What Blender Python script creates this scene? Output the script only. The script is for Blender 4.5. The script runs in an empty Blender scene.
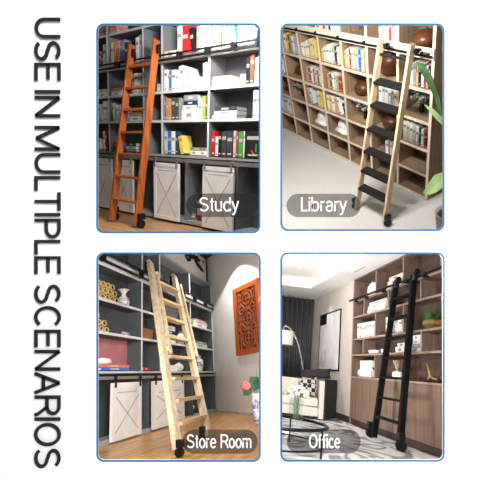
import bpy, bmesh, math, random
from mathutils import Matrix, Vector
random.seed(7)
SC = bpy.context.scene
COL = SC.collection
PI = math.pi

# ---------------------------------------------------------------- materials
def lin(c):
    c = c / 255.0
    return c / 12.92 if c <= 0.04045 else ((c + 0.055) / 1.055) ** 2.4

_M = {}
def mat(name, rgb, rough=0.6, metal=0.0, kind='plain', amp=0.12, scale=6.0, stretch=(1, 1, 1), rgb2=None, emit=0.0, spec=0.3):
    if name in _M:
        return _M[name]
    m = bpy.data.materials.new(name)
    m.use_nodes = True
    nt = m.node_tree
    b = nt.nodes['Principled BSDF']
    c = [lin(v) for v in rgb]
    b.inputs['Roughness'].default_value = rough
    b.inputs['Metallic'].default_value = metal
    b.inputs['Specular IOR Level'].default_value = spec
    tc = nt.nodes.new('ShaderNodeTexCoord')
    mp = nt.nodes.new('ShaderNodeMapping')
    mp.inputs['Scale'].default_value = stretch
    nt.links.new(tc.outputs['Object'], mp.inputs['Vector'])
    n = nt.nodes.new('ShaderNodeTexNoise')
    n.inputs['Scale'].default_value = scale
    n.inputs['Detail'].default_value = 5.0
    nt.links.new(mp.outputs['Vector'], n.inputs['Vector'])
    r = nt.nodes.new('ShaderNodeValToRGB')
    c2 = [lin(v) for v in rgb2] if rgb2 else [max(0, v * (1 - 2 * amp)) for v in c]
    c1 = c if rgb2 else [min(1, v * (1 + amp)) for v in c]
    lo, hi = (0.35, 0.65)
    if kind == 'swirl':
        n.inputs['Distortion'].default_value = 2.2
        lo, hi = (0.40, 0.58)
    r.color_ramp.elements[0].position = lo
    r.color_ramp.elements[1].position = hi
    r.color_ramp.elements[0].color = (*c2, 1)
    r.color_ramp.elements[1].color = (*c1, 1)
    nt.links.new(n.outputs['Fac'], r.inputs['Fac'])
    out = r.outputs['Color']
    if kind == 'planks':
        br = nt.nodes.new('ShaderNodeTexBrick')
        br.inputs['Scale'].default_value = 1.0
        br.inputs['Brick Width'].default_value = 0.9
        br.inputs['Row Height'].default_value = 0.12
        br.inputs['Mortar Size'].default_value = 0.003
        br.inputs['Color1'].default_value = (1, 1, 1, 1)
        br.inputs['Color2'].default_value = (0.78, 0.76, 0.74, 1)
        br.inputs['Mortar'].default_value = (0.35, 0.3, 0.25, 1)
        nt.links.new(tc.outputs['Object'], br.inputs['Vector'])
        mx = nt.nodes.new('ShaderNodeMixRGB')
        mx.blend_type = 'MULTIPLY'
        mx.inputs['Fac'].default_value = 1.0
        nt.links.new(out, mx.inputs['Color1'])
        nt.links.new(br.outputs['Color'], mx.inputs['Color2'])
        out = mx.outputs['Color']
    if kind == 'marble':
        n.inputs['Detail'].default_value = 1.5
        n.inputs['Distortion'].default_value = 1.6
        mu = nt.nodes.new('ShaderNodeMath'); mu.operation = 'MULTIPLY'; mu.inputs[1].default_value = 44.0
        sn = nt.nodes.new('ShaderNodeMath'); sn.operation = 'SINE'
        wv = nt.nodes.new('ShaderNodeMath'); wv.operation = 'MULTIPLY_ADD'
        wv.inputs[1].default_value = .5; wv.inputs[2].default_value = .5
        nt.links.new(n.outputs['Fac'], mu.inputs[0]); nt.links.new(mu.outputs[0], sn.inputs[0]); nt.links.new(sn.outputs[0], wv.inputs[0])
        r.color_ramp.elements[0].position = .04
        r.color_ramp.elements[1].position = .75
        k = r.color_ramp.elements.new(.30); k.color = (*[(a + b2 * 2) / 3 for a, b2 in zip(c2, c1)], 1)
        nt.links.new(wv.outputs[0], r.inputs['Fac'])
    if kind == 'check':
        ck = nt.nodes.new('ShaderNodeTexChecker')
        ck.inputs['Scale'].default_value = 14.0
        ck.inputs['Color1'].default_value = (*c, 1)
        ck.inputs['Color2'].default_value = (*c2, 1)
        nt.links.new(tc.outputs['Object'], ck.inputs['Vector'])
        out = ck.outputs['Color']
    nt.links.new(out, b.inputs['Base Color'])
    if emit:
        b.inputs['Emission Color'].default_value = (*c, 1)
        b.inputs['Emission Strength'].default_value = emit
    _M[name] = m
    return m

def wood(name, rgb, axis='z', amp=0.16, rough=0.5, scale=5.0):
    st = {'x': (.35, 6, 6), 'y': (6, .35, 6), 'z': (6, 6, .35)}[axis]
    return mat(name, rgb, rough, kind='wood', amp=amp, scale=scale, stretch=st)

def glass(name, tint, gloss=0.06, matt=False):
    if name in _M:
        return _M[name]
    m = bpy.data.materials.new(name)
    m.use_nodes = True
    nt = m.node_tree
    nt.nodes.remove(nt.nodes['Principled BSDF'])
    t = nt.nodes.new('ShaderNodeBsdfTransparent')
    t.inputs['Color'].default_value = (*tint, 1)
    if matt:
        g = nt.nodes.new('ShaderNodeBsdfDiffuse')
    else:
        g = nt.nodes.new('ShaderNodeBsdfGlossy')
        g.inputs['Roughness'].default_value = 0.15
    mx = nt.nodes.new('ShaderNodeMixShader')
    mx.inputs['Fac'].default_value = gloss
    nt.links.new(t.outputs[0], mx.inputs[1])
    nt.links.new(g.outputs[0], mx.inputs[2])
    nt.links.new(mx.outputs[0], nt.nodes['Material Output'].inputs['Surface'])
    _M[name] = m
    return m

# ---------------------------------------------------------------- places
CAM = Vector((0, 0, 1.55))
DW = 2.75                      # the display wall stands this far in front of the camera
C2W = Matrix(((1, 0, 0), (0, 0, 1), (0, -1, 0)))
def place(R, t):
    M = (C2W @ Matrix(R)).to_4x4()
    M.translation = CAM + C2W @ Vector(t)
    return M
ROOM_STUDY = place([[0.764237, 0.644024, 0.034278], [0.160269, -0.138165, -0.977356], [-0.624704, 0.752425, -0.208808]], [-1.0842, -0.2723, 6.1123])
ROOM_LIB = place([[0.504624, 0.830733, -0.235026], [0.472457, -0.493571, -0.730186], [-0.722592, 0.25743, -0.641554]], [1.5863, -1.0356, 5.9473])
ROOM_STORE = place([[0.237091, -0.969302, -0.065124], [0.2837, 0.133194, -0.949618], [0.929141, 0.20667, 0.30657]], [-1.0169, 2.5104, 5.752])
ROOM_OFF = place([[0.115691, 0.987649, 0.10566], [-0.271098, 0.133732, -0.953216], [-0.955574, 0.081634, 0.283222]], [2.0641, 2.7149, 5.8621])

W = [Matrix.Identity(4)]
BASE = {}
CLIP = [[]]
ROOMNAME = ['']
# the four rooms are booths splayed back from the display wall; furniture is cut to fit against their partitions
VX, HY, OUT = 270.5, 242.5, (66, 482, -12, 500)     # where partitions and outer walls meet the wall, on a 480 grid
def booth(x0, x1, y0, y1, m=0.9):
    def nrm(a, b): return Vector(a).cross(Vector(b))
    def ray(px, py): return Vector((px - 240, 430, 240 - py))
    P = []
    for a, b_ in (((x0 + m, y0), (x0 + m, y1)), ((x1 - m, y1), (x1 - m, y0)), ((x0, y0 + m), (x1, y0 + m)), ((x0, y1 - m), (x1, y1 - m))):
        n = nrm(ray(*a), ray(*b_)).normalized()
        c = ray((x0 + x1) / 2, (y0 + y1) / 2)
        P.append((CAM, n if n.dot(c) > 0 else -n))
    P.append((Vector((0, DW + .03, 0)), Vector((0, 1, 0))))
    return P
BOOTH = {'study': booth(OUT[0], VX, OUT[2], HY), 'lib': booth(VX, OUT[1], OUT[2], HY),
         'store': booth(OUT[0], VX, HY, OUT[3]), 'off': booth(VX, OUT[1], HY, OUT[3])}

# ---------------------------------------------------------------- mesh building
def ortho(d):
    d = Vector(d).normalized()
    a = Vector((0, 0, 1)) if abs(d.z) < 0.9 else Vector((1, 0, 0))
    u = d.cross(a).normalized()
    return u, d.cross(u).normalized()

class MB:
    def __init__(self):
        self.bm = bmesh.new()
    def _faces(self, vs, fs, mi):
        v = [self.bm.verts.new(p) for p in vs]
        for f in fs:
            try:
                self.bm.faces.new([v[i] for i in f]).material_index = mi
            except ValueError:
                pass
    def box(self, x0, x1, y0, y1, z0, z1, mi=0):
        vs = [(x, y, z) for x in (x0, x1) for y in (y0, y1) for z in (z0, z1)]
        self._faces(vs, [(0, 1, 3, 2), (4, 6, 7, 5), (0, 4, 5, 1), (2, 3, 7, 6), (0, 2, 6, 4), (1, 5, 7, 3)], mi)
        return self
    def obox(self, c, ax, ay, az, mi=0):
        c, ax, ay, az = map(Vector, (c, ax, ay, az))
        vs = [c + a * ax + b * ay + d * az for a in (-1, 1) for b in (-1, 1) for d in (-1, 1)]
        self._faces(vs, [(0, 1, 3, 2), (4, 6, 7, 5), (0, 4, 5, 1), (2, 3, 7, 6), (0, 2, 6, 4), (1, 5, 7, 3)], mi)
        return self
    def bar(self, p0, p1, side, ws, wo, mi=0):
        p0, p1, s = Vector(p0), Vector(p1), Vector(side)
        d = (p1 - p0)
        s = (s - d * (s.dot(d) / d.dot(d))).normalized()
        o = d.normalized().cross(s)
        return self.obox((p0 + p1) / 2, s * ws / 2, o * wo / 2, d / 2, mi)
    def cyl(self, p0, p1, r0, r1=None, n=12, mi=0):
        r1 = r0 if r1 is None else r1
        p0, p1 = Vector(p0), Vector(p1)
        u, w = ortho(p1 - p0)
        vs = []
        for p, r in ((p0, r0), (p1, r1)):
            vs += [p + (u * math.cos(2 * PI * i / n) + w * math.sin(2 * PI * i / n)) * r for i in range(n)]
        fs = [(i, (i + 1) % n, n + (i + 1) % n, n + i) for i in range(n)]
        fs += [tuple(range(n - 1, -1, -1)), tuple(range(n, 2 * n))]
        self._faces(vs, fs, mi)
        return self
    def tube(self, pts, r, n=8, mi=0):
        pts = [Vector(p) for p in pts]
        rs = r if isinstance(r, (list, tuple)) else [r] * len(pts)
        vs, fs = [], []
        u = None
        for k, p in enumerate(pts):
            d = (pts[min(k + 1, len(pts) - 1)] - pts[max(k - 1, 0)]).normalized()
            u = ortho(d)[0] if u is None else (u - d * u.dot(d)).normalized()
            w = d.cross(u)
            vs += [p + (u * math.cos(2 * PI * i / n) + w * math.sin(2 * PI * i / n)) * rs[k] for i in range(n)]
        for k in range(len(pts) - 1):
            fs += [(k * n + i, k * n + (i + 1) % n, (k + 1) * n + (i + 1) % n, (k + 1) * n + i) for i in range(n)]
        fs += [tuple(range(n - 1, -1, -1)), tuple(range((len(pts) - 1) * n, len(pts) * n))]
        self._faces(vs, fs, mi)
        return self
    def lathe(self, c, prof, n=20, mi=0, sx=1.0, sy=1.0):
        c = Vector(c)
        vs, fs = [], []
        for r, z in prof:
            r = max(r, 1e-4)
            vs += [c + Vector((r * sx * math.cos(2 * PI * i / n), r * sy * math.sin(2 * PI * i / n), z)) for i in range(n)]
        for k in range(len(prof) - 1):
            fs += [(k * n + i, k * n + (i + 1) % n, (k + 1) * n + (i + 1) % n, (k + 1) * n + i) for i in range(n)]
        fs += [tuple(range(n - 1, -1, -1)), tuple(range((len(prof) - 1) * n, len(prof) * n))]
        self._faces(vs, fs, mi)
        return self
    def ball(self, c, r, n=14, mi=0, jitter=0.0, rib=0):
        r = (r, r, r) if not isinstance(r, (tuple, list)) else r
        m = max(6, n // 2 + 1)
        prof = []
        c = Vector(c)
        vs, fs = [], []
        for k in range(m):
            a = -PI / 2 + PI * k / (m - 1)
            for i in range(n):
                t = 2 * PI * i / n
                q = 1 + (random.uniform(-jitter, jitter) if 0 < k < m - 1 else 0)
                if rib:
                    q *= 1 - 0.06 * abs(math.cos(rib * t / 2))
                cr = max(math.cos(a), 1e-3)
                vs.append(c + Vector((r[0] * cr * math.cos(t) * q, r[1] * cr * math.sin(t) * q, r[2] * math.sin(a))))
        for k in range(m - 1):
            fs += [(k * n + i, k * n + (i + 1) % n, (k + 1) * n + (i + 1) % n, (k + 1) * n + i) for i in range(n)]
        fs += [tuple(range(n - 1, -1, -1)), tuple(range((m - 1) * n, m * n))]
        self._faces(vs, fs, mi)
        return self
    def prism(self, pts, vec, mi=0):
        pts = [Vector(p) for p in pts]
        n = len(pts)
        vs = pts + [p + Vector(vec) for p in pts]
        fs = [tuple(range(n - 1, -1, -1)), tuple(range(n, 2 * n))] + [(i, (i + 1) % n, n + (i + 1) % n, n + i) for i in range(n)]
        self._faces(vs, fs, mi)
        return self
    def stretch(self, x, f):
        for v in self.bm.verts:
            v.co.x = x + (v.co.x - x) * f
        return self
    def torus(self, c, R, r, axis=(0, 1, 0), n=14, m=6, mi=0):
        c = Vector(c); a = Vector(axis).normalized()
        u, w = ortho(a)
        vs, fs = [], []
        for i in range(n):
            t = 2 * PI * i / n
            d = u * math.cos(t) + w * math.sin(t)
            for j in range(m):
                s = 2 * PI * j / m
                vs.append(c + d * (R + r * math.cos(s)) + a * r * math.sin(s))
        for i in range(n):
            for j in range(m):
                fs.append((i * m + j, ((i + 1) % n) * m + j, ((i + 1) % n) * m + (j + 1) % m, i * m + (j + 1) % m))
        self._faces(vs, fs, mi)
        return self
    def leaf(self, pts, width, nrm, fold=0.18, th=0.002, mi=0, shape=0.9):
        pts = [Vector(p) for p in pts]
        nrm = Vector(nrm).normalized()
        K = len(pts)
        top, bot = [], []
        for k, p in enumerate(pts):
            t = k / (K - 1)
            d = (pts[min(k + 1, K - 1)] - pts[max(k - 1, 0)]).normalized()
            s = d.cross(nrm).normalized()
            nn = s.cross(d).normalized()
            w = max(0.004, width * math.sin(PI * min(1, t ** shape * 0.97 + 0.03)) ** 0.8) / 2
            for q in (-1, -.5, 0, .5, 1):
                v = p + s * w * q + nn * (abs(q) * w * fold)
                top.append(v + nn * th); bot.append(v - nn * th)
        fs = []
        N = len(top)
        for k in range(K - 1):
            for j in range(4):
                a = k * 5 + j
                fs.append((a, a + 1, a + 6, a + 5))
                fs.append((N + a, N + a + 5, N + a + 6, N + a + 1))
            for j in (0, 4):
                a = k * 5 + j
                fs.append((a, a + 5, N + a + 5, N + a))
        self._faces(top + bot, fs, mi)
        return self
    def clip(self):
        bm = self.bm
        inv = W[0].inverted()
        for (p, n) in CLIP[0]:
            pl, nl = inv @ p, (inv.to_3x3() @ n).normalized()
            ds = [(v.co - pl).dot(nl) for v in bm.verts]
            if min(ds) >= 0:
                continue
            if max(ds) <= 0:
                return False
            r = bmesh.ops.bisect_plane(bm, geom=list(bm.verts) + list(bm.edges) + list(bm.faces), plane_co=pl, plane_no=nl, clear_inner=True, dist=1e-6)
            ed = [e for e in r['geom_cut'] if isinstance(e, bmesh.types.BMEdge) and e.is_valid]
            if ed:
                bmesh.ops.edgenet_fill(bm, edges=ed)
        return len(bm.verts) > 3
    def build(self, name, mats, parent=None, base=None, smooth=False, bevel=0.0, solid=None):
        bm = self.bm
        if not self.clip():
            return None
        b = Vector(BASE[parent.name]) if parent is not None else Vector(base if base is not None else (0, 0, 0))
        bmesh.ops.translate(bm, verts=bm.verts, vec=-b)
        bmesh.ops.recalc_face_normals(bm, faces=bm.faces)
        me = bpy.data.meshes.new(name)
        bm.to_mesh(me); bm.free()
        for m in (mats if isinstance(mats, (list, tuple)) else [mats]):
            me.materials.append(m)
        if smooth:
            me.polygons.foreach_set('use_smooth', [True] * len(me.polygons))
        o = bpy.data.objects.new(name, me)
        COL.objects.link(o)
        if parent is not None:
            o.parent = parent
        else:
            o.matrix_world = W[0] @ Matrix.Translation(b)
        BASE[o.name] = tuple(b)
        if bevel:
            md = o.modifiers.new('edge', 'BEVEL')
            md.width = bevel; md.segments = 2; md.limit_method = 'ANGLE'
        return o

def thing(name, label, cat, base=(0, 0, 0), group=None):
    o = bpy.data.objects.new(name, None)
    o.empty_display_size = 0.05
    COL.objects.link(o)
    o.matrix_world = W[0] @ Matrix.Translation(Vector(base))
    BASE[o.name] = tuple(base)
    return tag(o, label, cat, group)

def tag(o, label, cat, group=None):
    if o is None: return None
    if ROOMNAME[0] and ROOMNAME[0] not in label and 'opening' not in label and len(label.split()) + len(ROOMNAME[0].split()) <= 15:
        label += ', %s opening' % ROOMNAME[0]
    o['label'] = label; o['category'] = cat
    if group: o['group'] = group
    return o

def structure(o):
    if o is None: return None
    o['kind'] = 'structure'
    return o

def dup(root, shift):
    """a copy of a thing with copies of its parts and sub-parts, moved in its room"""
    r = root.copy(); COL.objects.link(r)
    b = Vector(BASE[root.name]) + Vector(shift)
    r.matrix_world = W[0] @ Matrix.Translation(b)
    BASE[r.name] = tuple(b)
    for ch in list(root.children):
        c = ch.copy(); COL.objects.link(c); c.parent = r
        for g in list(ch.children):
            d = g.copy(); COL.objects.link(d); d.parent = c
    return r

ORD = 'zeroth first second third fourth fifth sixth seventh eighth ninth tenth eleventh twelfth thirteenth fourteenth'.split()
COLOURS = {'white': (238, 236, 232), 'cream': (232, 222, 200), 'pale grey': (205, 205, 203), 'grey': (135, 136, 138), 'dark grey': (62, 63, 66),
           'black': (28, 28, 30), 'red': (190, 40, 36), 'rust': (165, 90, 55), 'orange': (222, 128, 48), 'coral': (228, 108, 88), 'pink': (222, 172, 168),
           'brown': (120, 82, 64), 'tan': (200, 164, 124), 'yellow': (228, 198, 92), 'green': (72, 150, 60), 'lime green': (140, 200, 70),
           'pale green': (196, 216, 178), 'sage': (138, 146, 124), 'dark green': (62, 76, 64), 'teal': (52, 110, 112), 'dark teal': (44, 70, 78),
           'blue': (48, 108, 190), 'slate blue': (122, 138, 160), 'pale blue': (168, 196, 216), 'navy': (34, 46, 84), 'lavender': (190, 190, 220), 'cyan': (130, 205, 222)}
def cmat(c):
    return mat('book ' + c, COLOURS[c], 0.55, amp=0.06, scale=14)
PAGES = mat('book pages', (232, 226, 212), 0.8, amp=0.05, scale=60, stretch=(1, 1, 1))
BAND = mat('spine band', (196, 190, 178), 0.6)
BANDD = mat('spine band dark', (150, 146, 142), 0.6)
LIGHTS = ('white', 'cream', 'pale grey', 'pink', 'yellow', 'pale green', 'pale blue', 'lavender', 'cyan', 'tan')

def standing_book(x, w, z, h, y, col, lean, depth):
    b = MB(); p = MB()
    t = min(0.004, w * .15)
    w = w - 0.003
    b.box(x, x + w, y, y + t, z, z + h)                       # spine
    b.box(x, x + t, y + t, y + depth, z, z + h)               # boards
    b.box(x + w - t, x + w, y + t, y + depth, z, z + h)
    f0 = random.uniform(.55, .72)
    b.box(x + w * .12, x + w * .88, y - .0012, y, z + h * f0, z + h * (f0 + .13), 1)   # title block on the spine
    b.box(x + w * .2, x + w * .8, y - .0012, y, z + h * .08, z + h * .14, 1)
    p.box(x + t + .0004, x + w - t - .0004, y + t + .0004, y + depth - .006, z + .004, z + h - .005)
    if lean:
        M = Matrix.Translation((x, y, z)) @ Matrix.Rotation(-lean, 4, 'Y') @ Matrix.Translation((-x, -y, -z))
        for q in (b, p):
            bmesh.ops.transform(q.bm, verts=q.bm.verts, matrix=M)
    base = (x + w / 2, y + depth / 2, z)
    o = b.build('book', [cmat(col), BANDD if col in LIGHTS else BAND], base=base)
    if o: p.build('pages', PAGES, parent=o)
    return o

def lying_book(x, w, z, h, y, col, depth):
    b = MB(); p = MB()
    h = h - 0.0015
    t = min(.004, h * .18)
    b.box(x, x + w, y, y + t, z, z + h)
    b.box(x, x + w, y + t, y + depth, z, z + t)
    b.box(x, x + w, y + t, y + depth, z + h - t, z + h)
    b.box(x + w * .3, x + w * .62, y - .0012, y, z + h * .3, z + h * .7, 1)
    p.box(x + .005, x + w - .005, y + t + .0004, y + depth - .005, z + t + .0004, z + h - t - .0004)
    o = b.build('book', [cmat(col), BANDD if col in LIGHTS else BAND], base=(x + w / 2, y + depth / 2, z))
    if o: p.build('pages', PAGES, parent=o)
    return o

def fill(books, room, case, depth, div=None, half=.02):
    for (k, cell, z, y, L) in books:
        if k != room:
            continue
        grp = '%s books, %s' % (case, cell)
        st = sorted([q for q in L if q[1] != 'f'], key=lambda q: q[2])
        ly = sorted([q for q in L if q[1] == 'f'], key=lambda q: q[4])
        prev = -1e9
        lim = (-1e9, 1e9)
        if div:
            cx = L[len(L) // 2]; cx = cx[2] + cx[3] / 2
            lim = (max([d for d in div if d < cx] or [-9]) + half, min([d for d in div if d > cx] or [9]) - half)
            prev = lim[0]
            over = (max([q[2] + q[3] for q in st]) - lim[1] + .002) if st else 0
            if over > 0 and max(q[2] for q in st) > lim[1] - .05:
                st = [(q[0], q[1], q[2] - over * max(0, (q[2] - st[0][2]) / max(1e-6, st[-1][2] + st[-1][3] - st[0][2])), q[3] * .93, q[4], q[5]) for q in st]
        cnt = 0
        for i, (c, s, x, w, _, h) in enumerate(st):
            x = max(x, prev + .001)
            lean = math.radians(13) if s == 'l' else 0
            if lean:
                x = max(x, prev + (h * math.sin(lean)) + .004)
            w = min(w, lim[1] - .001 - x)
            if w < .008:
                continue
            o = standing_book(x, w, z + .001, h, y, c, lean, depth * random.uniform(.86, 1))
            prev = x + w + (.006 if lean else 0)
            if o is None:
                continue
            cnt += 1
            verb = 'leaning' if s == 'l' else 'upright'
            if len(st) == 1:
                lab = '%s %s book alone, %s, %s' % (c, verb, cell, case)
            else:
                lab = '%s%s book, %s upright from the left, %s, %s' % (c, ' leaning' if s == 'l' else '', ORD[cnt], cell, case)
                if len(lab.split()) > 16:
                    lab = '%s book, %s upright from left, %s, %s' % (c, ORD[cnt], cell, case)
            tag(o, lab, 'book', grp)
        done = []
        for i, (c, s, x, w, zb, h) in enumerate(ly):
            x2 = min(x + w, lim[1] - .002); x = max(x, lim[0] + .002); w = x2 - x
            zz = 0
            for (a, b2, top) in done:
                if a < x + w and b2 > x:
                    zz = max(zz, top)
            o = lying_book(x, w, z + .001 + zz, h, y, c, depth * .95)
            done.append((x, x + w, zz + h))
            pos = 'lying alone' if len(ly) == 1 else ('lowest lying one' if i == 0 else 'topmost lying one' if i == len(ly) - 1 else '%s from below' % ORD[i + 1])
            tag(o, '%s book, %s, %s, %s' % (c, pos, cell, case), 'book', grp)

def lerp(a, b, t):
    return Vector(a) * (1 - t) + Vector(b) * t


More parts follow.
